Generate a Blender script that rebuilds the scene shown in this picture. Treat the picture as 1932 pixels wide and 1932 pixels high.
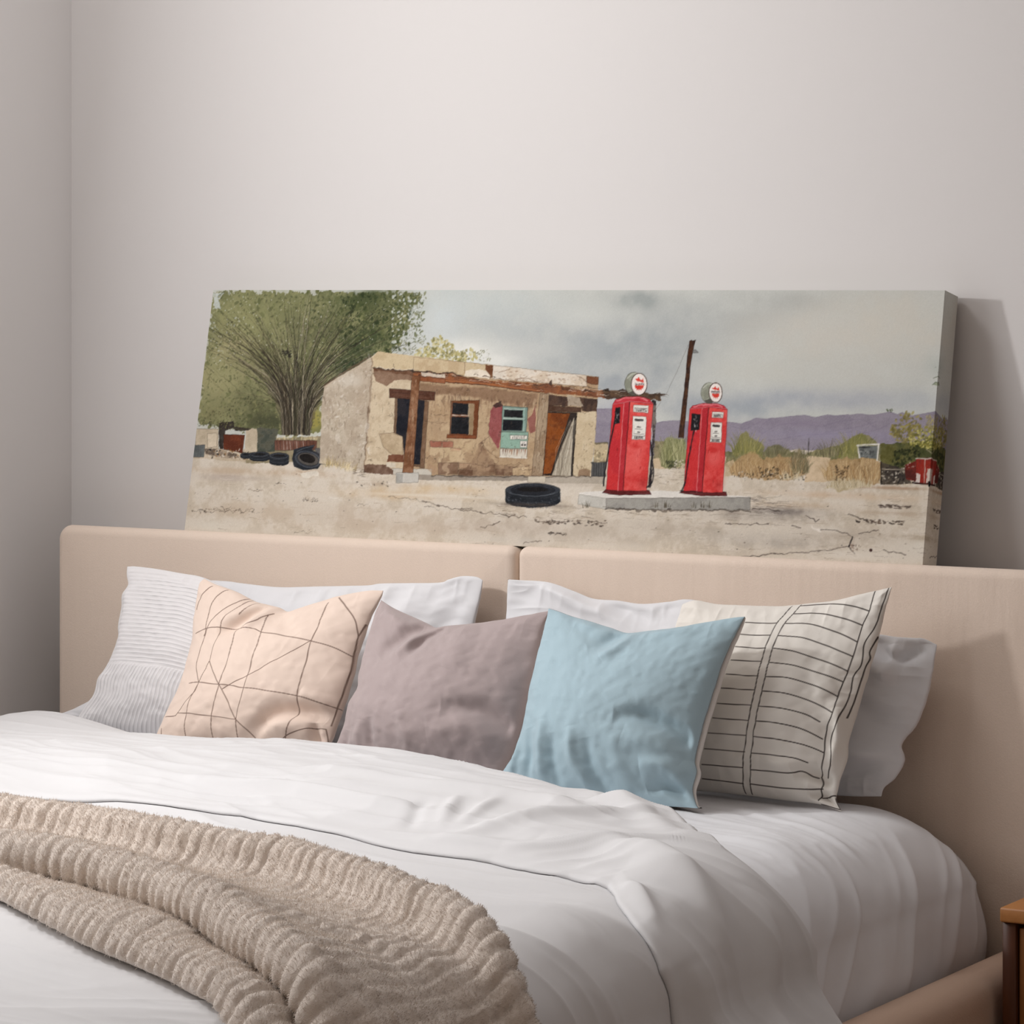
import bpy, math, random
import numpy as np

for o in list(bpy.data.objects):
    bpy.data.objects.remove(o)
SC = bpy.context.scene
COL = SC.collection

# ------------------------------------------------------------------ camera
cam_d = bpy.data.cameras.new('camera')
cam = bpy.data.objects.new('camera', cam_d)
COL.objects.link(cam)
cam.location = (2.76, -4.76, 1.373)
cam.rotation_euler = (math.radians(90), 0, math.radians(31))
cam_d.sensor_width = 36.0
cam_d.lens = 6216 / 1932 * 36.0
cam_d.shift_x = 0.0
cam_d.shift_y = -(966 - 540) / 1932
cam_d.clip_end = 100
SC.camera = cam

# ------------------------------------------------------------------ sky, daylight, exposure
world = bpy.data.worlds.new('soft_sky')
SC.world = world
world.use_nodes = True
bg = world.node_tree.nodes['Background']
bg.inputs[0].default_value = (1.0, 0.77, 0.57, 1)
bg.inputs[1].default_value = 0.20
SC.view_settings.view_transform = 'Standard'
SC.view_settings.look = 'None'
SC.view_settings.gamma = 1.0
SC.view_settings.exposure = 0.09
SC.view_settings.use_curve_mapping = False


def area(name, loc, target, size, energy, color):
    d = bpy.data.lights.new(name, 'AREA')
    d.shape = 'DISK'
    d.size = size
    d.energy = energy
    d.color = color
    o = bpy.data.objects.new(name, d)
    COL.objects.link(o)
    o.location = loc
    v = np.array(target, float) - np.array(loc, float)
    from mathutils import Vector
    o.rotation_euler = Vector(v).to_track_quat('-Z', 'Y').to_euler()
    return o


# daylight comes in through the window of the left wall
wd = area('window_daylight', (-0.985, -1.92, 1.78), (0.35, -0.62, 1.14), 1.0, 16.5, (0.965, 0.975, 0.99))
wd.data.shape = 'RECTANGLE'
wd.data.size = 1.25
wd.data.size_y = 1.15
wd.rotation_euler = (math.radians(90), 0, math.radians(-90))
ws = area('window_sunlight', (-0.98, -1.40, 1.72), (0.55, -0.3, 1.0), 0.13, 17, (0.99, 0.985, 0.98))
ws.rotation_euler = (math.radians(80), 0, math.radians(-90))


area('ceiling_fill', (-0.35, -1.0, 2.74), (-0.35, -1.0, 0.0), 0.6, 9, (1.0, 0.98, 0.965))  # added overhead fill, no opening above it; lifts the left and back walls


# ------------------------------------------------------------------ helpers
def smooth(e0, e1, x):
    t = np.clip((x - e0) / (e1 - e0), 0, 1)
    return t * t * (3 - 2 * t)


def _hash(ix, iy, seed):
    h = (ix.astype(np.int64) * 374761393 + iy.astype(np.int64) * 668265263 + seed * 974711) & 0x7fffffff
    h = ((h ^ (h >> 13)) * 1274126177) & 0x7fffffff
    return ((h ^ (h >> 16)) & 0xffff) / 65535.0


def vnoise(x, y, seed=0):
    x = np.asarray(x, float)
    y = np.asarray(y, float)
    ix = np.floor(x); iy = np.floor(y)
    fx = x - ix; fy = y - iy
    ux = fx * fx * fx * (fx * (fx * 6 - 15) + 10)
    uy = fy * fy * fy * (fy * (fy * 6 - 15) + 10)
    ix = ix.astype(np.int64); iy = iy.astype(np.int64)
    a = _hash(ix, iy, seed); b = _hash(ix + 1, iy, seed)
    c = _hash(ix, iy + 1, seed); d = _hash(ix + 1, iy + 1, seed)
    return (a + (b - a) * ux) * (1 - uy) + (c + (d - c) * ux) * uy


def fbm(x, y, seed=0, octs=4, gain=0.5):
    s = 0; amp = 1; tot = 0
    for k in range(octs):
        s = s + amp * vnoise(x * 2 ** k + 17.3 * k, y * 2 ** k - 9.1 * k, seed + k * 31)
        tot += amp
        amp *= gain
    return s / tot * 2 - 1


def srgb(r, g, b):
    def f(c):
        c /= 255.0
        return c / 12.92 if c <= 0.04045 else ((c + 0.055) / 1.055) ** 2.4
    return (f(r), f(g), f(b), 1.0)


def srgb_arr(a):
    a = np.clip(a, 0, 1)
    return np.where(a <= 0.04045, a / 12.92, ((a + 0.055) / 1.055) ** 2.4)


def tag(o, label=None, cat=None, group=None, kind=None):
    if label: o['label'] = label
    if cat: o['category'] = cat
    if group: o['group'] = group
    if kind: o['kind'] = kind
    return o


def empty(name, loc):
    o = bpy.data.objects.new(name, None)
    COL.objects.link(o)
    o.location = loc
    return o


def link(name, me, mat, parent=None):
    o = bpy.data.objects.new(name, me)
    COL.objects.link(o)
    mats = mat if isinstance(mat, (list, tuple)) else [mat]
    for m in mats:
        me.materials.append(m)
    if parent is not None:
        o.parent = parent
        o.matrix_parent_inverse.identity()
        pl = parent.location.copy()
        p = parent.parent
        while p is not None:
            pl += p.location
            p = p.parent
        me.transform(__import__('mathutils').Matrix.Translation(-pl))
    return o


def mesh_np(name, V, Fq, smooth_shade=True, colors=None, mat_index=None):
    V = np.ascontiguousarray(V, dtype=np.float32).reshape(-1, 3)
    Fq = np.ascontiguousarray(Fq, dtype=np.int32)
    n, k = Fq.shape
    me = bpy.data.meshes.new(name)
    me.vertices.add(len(V))
    me.vertices.foreach_set('co', V.ravel())
    me.loops.add(n * k)
    me.loops.foreach_set('vertex_index', Fq.ravel())
    me.polygons.add(n)
    me.polygons.foreach_set('loop_start', np.arange(0, n * k, k, dtype=np.int32))
    me.polygons.foreach_set('loop_total', np.full(n, k, dtype=np.int32))
    if smooth_shade:
        me.polygons.foreach_set('use_smooth', np.ones(n, dtype=bool))
    if mat_index is not None:
        me.polygons.foreach_set('material_index', np.asarray(mat_index, dtype=np.int32))
    if colors is not None:
        at = me.color_attributes.new('Col', 'FLOAT_COLOR', 'POINT')
        c = np.ones((len(V), 4), dtype=np.float32)
        c[:, :3] = colors.reshape(-1, 3)
        at.data.foreach_set('color', c.ravel())
    me.update(calc_edges=True)
    me.validate()
    return me


def grid_faces(nu, nv, off=0, flip=False, wrap=False):
    """vertices indexed i*nv+j"""
    ii = np.arange(nu - 1)[:, None]
    jn = nv if wrap else nv - 1
    jj = np.arange(jn)[None, :]
    a = ii * nv + jj
    b = (ii + 1) * nv + jj
    j2 = (jj + 1) % nv
    c = (ii + 1) * nv + j2
    d = ii * nv + j2
    q = np.stack([a, b, c, d], -1).reshape(-1, 4) + off
    return q[:, ::-1] if flip else q


def grid_normals(P):
    du = np.gradient(P, axis=0)
    dv = np.gradient(P, axis=1)
    n = np.cross(du, dv)
    return n / (np.linalg.norm(n, axis=-1, keepdims=True) + 1e-12)


def resample(pts, n, dens=None):
    pts = np.asarray(pts, float)
    # Catmull-Rom densify, then arc-length resample
    ext = np.vstack([2 * pts[0] - pts[1], pts, 2 * pts[-1] - pts[-2]])
    out = []
    for i in range(1, len(ext) - 2):
        p0, p1, p2, p3 = ext[i - 1], ext[i], ext[i + 1], ext[i + 2]
        t = np.linspace(0, 1, 14, endpoint=False)[:, None]
        out.append(0.5 * (2 * p1 + (p2 - p0) * t + (2 * p0 - 5 * p1 + 4 * p2 - p3) * t * t
                          + (3 * p1 - p0 - 3 * p2 + p3) * t ** 3))
    out.append(ext[-2][None])
    q = np.vstack(out)
    s = np.r_[0, np.cumsum(np.linalg.norm(np.diff(q, axis=0), axis=1))]
    s /= s[-1]
    t = np.linspace(0, 1, n) if dens is None else dens
    return np.stack([np.interp(t, s, q[:, k]) for k in range(q.shape[1])], -1)


def box_mesh(name, x0, x1, y0, y1, z0, z1, bevel=0.0, seg=3):
    import bmesh
    bm = bmesh.new()
    bmesh.ops.create_cube(bm, size=1)
    for v in bm.verts:
        v.co = ((x0 + x1) / 2 + v.co.x * (x1 - x0), (y0 + y1) / 2 + v.co.y * (y1 - y0), (z0 + z1) / 2 + v.co.z * (z1 - z0))
    if bevel:
        bmesh.ops.bevel(bm, geom=bm.edges[:], offset=bevel, segments=seg, profile=0.5, affect='EDGES')
    me = bpy.data.meshes.new(name)
    bm.to_mesh(me)
    bm.free()
    if bevel:
        for p in me.polygons: p.use_smooth = True
    return me


def join_boxes(name, boxes, bevel=0.0):
    import bmesh
    bm = bmesh.new()
    for (x0, x1, y0, y1, z0, z1) in boxes:
        r = bmesh.ops.create_cube(bm, size=1)
        for v in r['verts']:
            v.co = ((x0 + x1) / 2 + v.co.x * (x1 - x0), (y0 + y1) / 2 + v.co.y * (y1 - y0), (z0 + z1) / 2 + v.co.z * (z1 - z0))
    if bevel:
        bmesh.ops.bevel(bm, geom=bm.edges[:], offset=bevel, segments=2, profile=0.5, affect='EDGES')
    me = bpy.data.meshes.new(name)
    bm.to_mesh(me)
    bm.free()
    return me


# ------------------------------------------------------------------ materials
def mat_base(name, rough=0.9, spec=0.2):
    m = bpy.data.materials.new(name)
    m.use_nodes = True
    nt = m.node_tree
    b = nt.nodes['Principled BSDF']
    b.inputs['Roughness'].default_value = rough
    b.inputs['Specular IOR Level'].default_value = spec
    return m, nt, b


def add_bump(nt, b, height, strength, dist):
    bp = nt.nodes.new('ShaderNodeBump')
    bp.inputs['Strength'].default_value = strength
    bp.inputs['Distance'].default_value = dist
    nt.links.new(height, bp.inputs['Height'])
    nt.links.new(bp.outputs['Normal'], b.inputs['Normal'])
    return bp


def obj_coord(nt, scale=(1, 1, 1), rot=(0, 0, 0)):
    tc = nt.nodes.new('ShaderNodeTexCoord')
    mp = nt.nodes.new('ShaderNodeMapping')
    mp.inputs['Scale'].default_value = scale
    mp.inputs['Rotation'].default_value = rot
    nt.links.new(tc.outputs['Object'], mp.inputs['Vector'])
    return mp.outputs['Vector']


def noise_node(nt, vec, scale, detail=3, rough=0.5):
    n = nt.nodes.new('ShaderNodeTexNoise')
    n.inputs['Scale'].default_value = scale
    n.inputs['Detail'].default_value = detail
    n.inputs['Roughness'].default_value = rough
    nt.links.new(vec, n.inputs['Vector'])
    return n.outputs['Fac']


def mix_col(nt, fac, c1, c2):
    mx = nt.nodes.new('ShaderNodeMix')
    mx.data_type = 'RGBA'
    nt.links.new(fac, mx.inputs[0])
    mx.inputs[6].default_value = c1
    mx.inputs[7].default_value = c2
    return mx.outputs[2]


def cloth(name, col, vary=0.03, weave=500, bump=0.25, attr=False, sheen=0.15, stretch=(1, 1, 1), rough=0.95):
    m, nt, b = mat_base(name, rough, 0.12)
    v = obj_coord(nt, stretch)
    f = noise_node(nt, v, weave, 2, 0.6)
    if attr:
        a = nt.nodes.new('ShaderNodeAttribute')
        a.attribute_name = 'Col'
        nt.links.new(a.outputs['Color'], b.inputs['Base Color'])
    else:
        c1 = tuple(c * (1 - vary) for c in col[:3]) + (1,)
        c2 = tuple(min(1, c * (1 + vary)) for c in col[:3]) + (1,)
        nt.links.new(mix_col(nt, f, c1, c2), b.inputs['Base Color'])
    b.inputs['Sheen Weight'].default_value = sheen
    b.inputs['Sheen Roughness'].default_value = 0.5
    add_bump(nt, b, f, bump, 0.0006)
    return m


def paint_wall(name, col):
    m, nt, b = mat_base(name, 0.85, 0.2)
    v = obj_coord(nt)
    f = noise_node(nt, v, 3.0, 3)
    c1 = tuple(c * 0.985 for c in col[:3]) + (1,)
    nt.links.new(mix_col(nt, f, c1, col), b.inputs['Base Color'])
    add_bump(nt, b, noise_node(nt, v, 260, 2), 0.05, 0.001)
    return m


def wood(name, c1, c2, rough=0.45, axis='y'):
    m, nt, b = mat_base(name, rough, 0.4)
    sc = {'x': (1.2, 14, 14), 'y': (14, 1.2, 14), 'z': (14, 14, 1.2)}[axis]
    v = obj_coord(nt, sc)
    f = noise_node(nt, v, 5, 6, 0.6)
    nt.links.new(mix_col(nt, f, c1, c2), b.inputs['Base Color'])
    add_bump(nt, b, f, 0.08, 0.001)
    return m


M_WALL = paint_wall('wall_paint', srgb(225, 222, 221))
def soft_streaks(m):
    nt = m.node_tree
    b = nt.nodes['Principled BSDF']
    old = b.inputs['Normal'].links[0].from_node
    bp = nt.nodes.new('ShaderNodeBump')
    bp.inputs['Strength'].default_value = 0.35
    bp.inputs['Distance'].default_value = 0.01
    nt.links.new(noise_node(nt, obj_coord(nt, (11, 1, 1.2)), 1.6, 3, 0.5), bp.inputs['Height'])
    nt.links.new(bp.outputs['Normal'], old.inputs['Normal'])
    return m


M_HEAD = cloth('headboard_linen', srgb(230, 212, 197), 0.05, 420, 0.5, sheen=0.1)
soft_streaks(M_HEAD)
M_RAIL = cloth('rail_linen', srgb(196, 168, 148), 0.05, 420, 0.5, sheen=0.1)
M_SHEET = cloth('white_cotton', srgb(230, 230, 233), 0.01, 700, 0.12)
M_DUVET = cloth('white_duvet_cotton', srgb(220, 219, 220), 0.01, 700, 0.12)
M_WOOD = wood('orange_wood', srgb(182, 124, 70), srgb(152, 98, 52))
M_WOODD = wood('dark_wood', srgb(92, 48, 22), srgb(66, 32, 14), axis='z')
M_FLOOR = wood('floor_boards', srgb(160, 128, 96), srgb(132, 102, 74), 0.5)
M_PATTERN = cloth('printed_cotton', srgb(230, 230, 230), attr=True, weave=600, bump=0.2)
M_MAUVE = cloth('mauve_velvet', srgb(176, 161, 160), 0.03, 500, 0.2, sheen=0.35)
M_BLUE = cloth('blue_cotton', srgb(170, 193, 203), 0.03, 500, 0.2, sheen=0.2)

# ------------------------------------------------------------------ room shell
WX = -1.042
o = link('wall_back', join_boxes('wall_back', [(WX - 0.15, 3.4, 0, 0.15, 0, 2.8)]), M_WALL)
tag(o, kind='structure')
WY0, WY1, WZ0, WZ1 = -2.62, -1.08, 1.10, 2.50
o = link('wall_left', join_boxes('wall_left', [
    (WX - 0.15, WX, WY1, 0, 0, 2.8), (WX - 0.15, WX, -5.5, WY0, 0, 2.8),
    (WX - 0.15, WX, WY0, WY1, 0, WZ0), (WX - 0.15, WX, WY0, WY1, WZ1, 2.8)]), M_WALL)
tag(o, kind='structure')
o = link('floor', join_boxes('floor', [(WX - 0.15, 3.4, -5.5, 0.15, -0.1, 0)]), M_FLOOR)
tag(o, kind='structure')
o = link('ceiling', join_boxes('ceiling', [(WX - 0.15, 3.4, -5.5, 0.15, 2.8, 2.9)]), M_WALL)
tag(o, kind='structure')
o = link('wall_right', join_boxes('wall_right', [(3.4, 3.55, -5.5, 0.15, 0, 2.8)]), M_WALL)
tag(o, kind='structure')
M_WHITE = mat_base('white_paint', 0.5, 0.3)[0]
M_WHITE.node_tree.nodes['Principled BSDF'].inputs['Base Color'].default_value = srgb(235, 233, 230)
o = link('window_1', join_boxes('window_1', [
    (WX - 0.10, WX - 0.05, WY0, WY0 + 0.05, WZ0, WZ1), (WX - 0.10, WX - 0.05, WY1 - 0.05, WY1, WZ0, WZ1),
    (WX - 0.10, WX - 0.05, WY0 + 0.05, WY1 - 0.05, WZ0, WZ0 + 0.05), (WX - 0.10, WX - 0.05, WY0 + 0.05, WY1 - 0.05, WZ1 - 0.05, WZ1)]), M_WHITE)
tag(o, kind='structure')

# ------------------------------------------------------------------ bed: headboard cushions, rails
bed = empty('bed', (0, -1.15, 0))
tag(bed, 'wide bed with beige upholstered two-panel headboard and padded side rails', 'bed')


def headboard_panel(x0, x1, round_left, round_right):
    yf, yb, z0, z1 = -0.165, -0.012, 0.12, 0.9495
    R, r = 0.026, 0.016           # outline corner, edge roll
    ny = 1
    pts = []
    def corner(cx, cz, a0, a1, rad, k=10):
        for i in range(k + 1):
            a = math.radians(a0 + (a1 - a0) * i / k)
            pts.append((cx + rad * math.cos(a), cz + rad * math.sin(a)))
    rl = R if round_left else 0.016
    rr = R if round_right else 0.016
    corner(x0 + 0.012, z0 + 0.012, 180, 270, 0.012)
    corner(x1 - 0.012, z0 + 0.012, 270, 360, 0.012)
    corner(x1 - rr, z1 - rr, 0, 90, rr)
    corner(x0 + rl, z1 - rl, 90, 180, rl)
    pts = np.array(pts)
    cen = np.array([(x0 + x1) / 2, (z0 + z1) / 2])
    # outline rings: back, side, rolled edge; then an inset front grid is capped with an n-gon
    n = len(pts)
    tang = np.roll(pts, -1, 0) - np.roll(pts, 1, 0)
    nrm = np.stack([tang[:, 1], -tang[:, 0]], -1)
    nrm /= np.linalg.norm(nrm, axis=1, keepdims=True) + 1e-9
    rings = [(0.0, yb)]
    for k in range(9):
        a = math.radians(90 * k / 8)
        rings.append((r * (1 - math.cos(a)), yf + r * (1 - math.sin(a))))
    rings.append((0.05, yf - 0.002))
    rings.append((0.13, yf - 0.004))
    V = []
    for inset, y in rings:
        q = pts - nrm * min(inset, 0.02)
        if inset > 0.02:
            s = (np.array([(x1 - x0), (z1 - z0)]) / 2 - inset) / (np.array([(x1 - x0), (z1 - z0)]) / 2 - 0.0)
            q = cen + (pts - cen) * s
        V.append(np.stack([q[:, 0], np.full(n, y), q[:, 1]], -1))
    V = np.vstack(V)
    # the padded top falls slightly towards the wall
    V[:, 2] -= np.where(V[:, 2] > z1 - 0.05, np.clip((V[:, 1] + 0.149) * 0.2033, 0, 1), 0)
    Fq = [tuple(f) for f in grid_faces(len(rings), n, wrap=True)]
    Fq.append(tuple(range((len(rings) - 1) * n, len(rings) * n))[::-1])
    Fq.append(tuple(range(n)))
    me = bpy.data.meshes.new('headboard_panel')
    me.from_pydata([tuple(v) for v in V], [], Fq)
    import bmesh
    bm = bmesh.new(); bm.from_mesh(me)
    bmesh.ops.recalc_face_normals(bm, faces=bm.faces[:])
    bm.to_mesh(me); bm.free()
    for p in me.polygons: p.use_smooth = len(p.vertices) == 4
    return me


link('headboard_panel', headboard_panel(-0.945, 0.0035, True, False), M_HEAD, bed)
link('headboard_panel', headboard_panel(0.0065, 0.955, False, True), M_HEAD, bed)


def rail(x0, x1, y0, y1, z0, z1):
    return box_mesh('rail', x0, x1, y0, y1, z0, z1, 0.035, 6)


link('side_rail', rail(0.866, 0.955, -2.3, -0.17, 0.13, 0.40), M_RAIL, bed)
link('side_rail', rail(-0.955, -0.866, -2.3, -0.17, 0.13, 0.40), M_RAIL, bed)
link('foot_rail', rail(-0.955, 0.955, -2.40, -2.302, 0.13, 0.40), M_RAIL, bed)
link('slat_base', box_mesh('slat_base', -0.79, 0.79, -2.29, -0.18, 0.30, 0.355), M_WOODD, bed)
for lx in (-0.88, 0.88):
    for ly in (-0.30, -2.37):
        link('leg', box_mesh('leg', lx - 0.025, lx + 0.025, ly - 0.025, ly + 0.025, 0, 0.128, 0.004, 2), M_WOODD, bed)


# ------------------------------------------------------------------ bedding cross-sections
def profile(pts, n=1200):
    q = resample(np.array(pts, float), n)
    s = np.r_[0, np.cumsum(np.linalg.norm(np.diff(q, axis=0), axis=1))]
    t = np.gradient(q, axis=0)
    t /= np.linalg.norm(t, axis=1, keepdims=True)
    ker = np.ones(41) / 41.0
    t = np.stack([np.convolve(np.pad(t[:, k], 20, mode='edge'), ker, 'valid') for k in (0, 1)], -1)
    t /= np.linalg.norm(t, axis=1, keepdims=True)
    nn = np.stack([-t[:, 1], t[:, 0]], -1)
    i0 = np.argmin(np.abs(q[:, 0]))
    s = s - s[i0] + q[i0, 0]
    return s, q, nn


def ell(xe, z0, a, b, th1, k=14, sgn=1):
    return [(sgn * (xe + a * math.sin(th)), z0 - b * (1 - math.cos(th))) for th in np.linspace(0, th1, k)]


def make_profile(xe, z0, a, b, zend, flare, crown=0.0):
    R_ = ell(xe, z0, a, b, math.radians(88))
    xr, zr = R_[-1]
    if isinstance(flare, list):
        R_ += flare
    else:
        R_ += [(xr + flare * f, zr + (zend - zr) * f) for f in (0.25, 0.5, 0.75, 1.0)]
    L_ = [(-x, z) for x, z in R_][::-1]
    mid = [(x, z0 + crown * (1 - (x / xe) ** 2)) for x in np.linspace(-xe, xe, 15)[1:-1]]
    return profile(L_ + mid + R_)


def at_profile(pr, s):
    S, q, nn = pr
    sh = np.shape(s)
    s = np.ravel(s)
    return (np.interp(s, S, q[:, 0]).reshape(sh), np.interp(s, S, q[:, 1]).reshape(sh),
            np.interp(s, S, nn[:, 0]).reshape(sh), np.interp(s, S, nn[:, 1]).reshape(sh))


def ridged(x, y, seed, octs=3):
    s = 0; a = 1; tot = 0
    for k in range(octs):
        v = vnoise(x * 2 ** k, y * 2 ** k, seed + 7 * k)
        s = s + a * (1 - np.abs(2 * v - 1)) ** 2
        tot += a; a *= 0.5
    return s / tot


def crease_field(X, Y, lines):
    """sum of gaussian ridges along polylines: (pts, width, height)"""
    H = np.zeros_like(X)
    for pts, w, h in lines:
        pts = resample(np.array(pts, float), 24)
        best = np.full(X.shape, 1e9); tt = np.zeros_like(X)
        for i in range(len(pts) - 1):
            a = pts[i]; b = pts[i + 1]
            d = b - a
            L2 = d @ d + 1e-12
            t = np.clip(((X - a[0]) * d[0] + (Y - a[1]) * d[1]) / L2, 0, 1)
            dd = (X - a[0] - t * d[0]) ** 2 + (Y - a[1] - t * d[1]) ** 2
            k = dd < best
            best = np.where(k, dd, best)
            tt = np.where(k, (i + t) / (len(pts) - 1), tt)
        taper = np.sin(np.pi * np.clip(tt, 0.02, 0.98)) ** 0.6
        H += h * taper * np.exp(-best / (w * w))
    return H


def shell(name, P, th):
    """cloth sheet with a little thickness, closed round its hem"""
    a, b = P.shape[:2]
    N = grid_normals(P)
    if N[a // 2, b // 2, 2] < 0: N = -N
    V = np.vstack([P.reshape(-1, 3), (P - N * th).reshape(-1, 3)])
    m = a * b
    F = [grid_faces(a, b), grid_faces(a, b, m, True)]
    idx = np.arange(m).reshape(a, b)
    ring = np.r_[idx[:, 0], idx[-1, 1:], idx[::-1, -1][1:], idx[0, ::-1][1:-1]]
    r2 = np.roll(ring, -1)
    F.append(np.stack([ring, ring + m, r2 + m, r2], -1))
    F = np.vstack(F)
    v = V[F[0]]
    if np.cross(v[1] - v[0], v[2] - v[0]) @ N[0, 0] < 0: F = F[:, ::-1]
    return mesh_np(name, V, F)


# ------------------------------------------------------------------ mattress with fitted sheet
def build_mattress():
    pr = make_profile(0.66, 0.602, 0.185, 0.125, 0.385, [(0.852, 0.45), (0.857, 0.41), (0.856, 0.365)])
    S = pr[0]
    ns, ny = 520, 420
    s = np.linspace(S[0], S[-1], ns)[:, None] * np.ones((1, ny))
    yb, ye = -0.20, -2.22
    t = np.linspace(0, 1, ny)[None, :] * np.ones((ns, 1))
    yy = yb + (ye - yb) * t
    x, z, nx, nz = at_profile(pr, s)
    # soft side pleats that run down and towards the foot, faint creases on top
    side = smooth(0.72, 0.90, s) * smooth(1.3, 0.95, s) + smooth(-0.72, -0.9, s)
    w = yy * 1.0 + (s - 0.8) * 0.75
    warp = 0.03 * fbm(yy * 4, s * 4, 5, 2)
    pl = ridged((w + warp) * 6.5, s * 1.3, 11, 2)
    d = side * smooth(1.05, 0.95, s) * (0.016 * (pl - 0.45))
    d += side * 0.006 * fbm(yy * 7 + 3, s * 5, 6, 3)
    top = smooth(0.88, 0.70, np.abs(s))
    d += 0.006 * fbm(s * 3, yy * 3, 21, 2)
    near = np.exp(-((yy + 0.62) / 0.2) ** 2)
    d += top * near * 0.013 * (ridged(yy * 15 + s * 3.5 + 2.0 * vnoise(s * 4, yy * 3, 3), s * 3.2, 12, 3) - 0.4)
    # corner by the headboard: sheet pulled round
    d = d * smooth(1.06, 0.98, np.abs(s))
    e = np.exp(-((yy - yb) / 0.05) ** 2)
    sx = 1 - 0.02 * e
    P = np.stack([(x + nx * d) * sx, yy, z + nz * d], -1)
    # rounded head and foot ends
    P[..., 2] -= 0.03 * np.exp(-(yy - yb) ** 2 / 0.0016) * smooth(0.45, 0.6, P[..., 2])
    V = P.reshape(-1, 3)
    F = grid_faces(ns, ny)
    # close the ends and the underside
    n0 = len(V)
    ring = []
    Vb = P.copy().reshape(-1, 3)
    F = list(map(tuple, F))
    F.append(tuple(i * ny for i in range(ns)))
    F.append(tuple((ns - 1 - i) * ny + ny - 1 for i in range(ns)))
    F.append(tuple(range(ny)) + tuple((ns - 1) * ny + k for k in range(ny - 1, -1, -1)))
    me = bpy.data.meshes.new('mattress')
    me.from_pydata(V.tolist(), [], F)
    import bmesh
    bm = bmesh.new(); bm.from_mesh(me)
    bmesh.ops.recalc_face_normals(bm, faces=bm.faces[:])
    bm.to_mesh(me); bm.free()
    for p in me.polygons: p.use_smooth = len(p.vertices) == 4 and p.area < 0.01
    return link('mattress', me, M_SHEET)


tag(build_mattress(), 'mattress in white fitted sheet, bare side below the striped pillow', 'mattress')

# ------------------------------------------------------------------ duvet with its turned-back band
DUV = make_profile(0.735, 0.618, 0.155, 0.115, 0.24, [(0.895, 0.483), (0.907, 0.462), (0.922, 0.447), (0.945, 0.431), (0.965, 0.415), (0.983, 0.388), (0.992, 0.345), (0.995, 0.24)], 0.006)


def y_back(s):
    return np.interp(s, [-1.2, -0.95, -0.74, -0.5, -0.18, 0.17, 0.37, 0.5, 0.65, 0.74, 0.80, 0.86, 0.94, 1.02, 1.1, 1.3],
                     [-0.36, -0.37, -0.40, -0.49, -0.53, -0.585, -0.68, -0.735, -0.82, -0.91, -0.97, -0.975, -0.94, -0.965, -1.0, -1.0])


def y_front(s):
    return np.interp(s, [-1.2, -0.6, -0.4, -0.2, 0.08, 0.39, 0.52, 0.66, 0.74, 0.78, 0.84, 0.90, 0.97, 1.1, 1.3],
                     [-1.02, -1.02, -1.0, -0.985, -0.995, -1.07, -1.085, -1.13, -1.17, -1.215, -1.265, -1.295, -1.285, -1.27, -1.26])


def duvet_relief(s, yy):
    side = smooth(0.74, 0.98, s)
    top = 1 - smooth(0.78, 0.9, np.abs(s))
    d = 0.012 * fbm(s * 2.4, yy * 2.4, 40, 2)
    # long soft folds that sweep over the edge and down the side
    ph = yy * 6.5 - (s - 0.8) * 1.6 + 0.35 * fbm(s * 2, yy * 2, 41, 2)
    d += side * 0.016 * (ridged(ph, s * 0.8, 42, 2) - 0.4)
    mid = smooth(0.35, 0.75, s) * (1 - smooth(0.9, 1.1, s))
    d += mid * 0.010 * (ridged(yy * 11 - (s - 0.6) * 3.0 + 0.5 * fbm(s * 2, yy * 2, 45, 2), s * 1.4, 46, 2) - 0.45)
    d += top * 0.008 * (ridged(yy * 9 + s * 1.5 + 0.8 * fbm(s * 3, yy * 3, 43, 2), s * 1.6, 44, 3) - 0.4)
    low = smooth(0.93, 1.0, np.abs(s))
    return np.maximum(d, -0.004) * low + d * (1 - low)


def build_duvet():
    S = DUV[0]
    ns, ny = 560, 520
    smin, smax = S[0] + 0.05, S[-1]
    s = np.linspace(smin, smax, ns)[:, None] * np.ones((1, ny))
    t = np.linspace(0, 1, ny)[None, :] * np.ones((ns, 1))
    yb = y_back(s) - 0.03
    yy = yb + (-2.62 - yb) * t
    x, z, nx, nz = at_profile(DUV, s)
    d = duvet_relief(s, yy)
    P = np.stack([x + nx * d, yy, z + nz * d], -1)
    # foot end falls away
    k = smooth(-2.41, -2.57, yy)
    P[..., 2] = np.maximum(P[..., 2] - 0.42 * k, 0.12)
    P[..., 1] = np.where(yy < -2.46, -2.46 - (yy + 2.46) * -0.35, P[..., 1])
    P[..., 1] = np.minimum(P[..., 1], yy * 0 + 5)
    me = shell('duvet', P, 0.006)
    o = link('duvet', me, M_DUVET)
    return o


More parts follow.
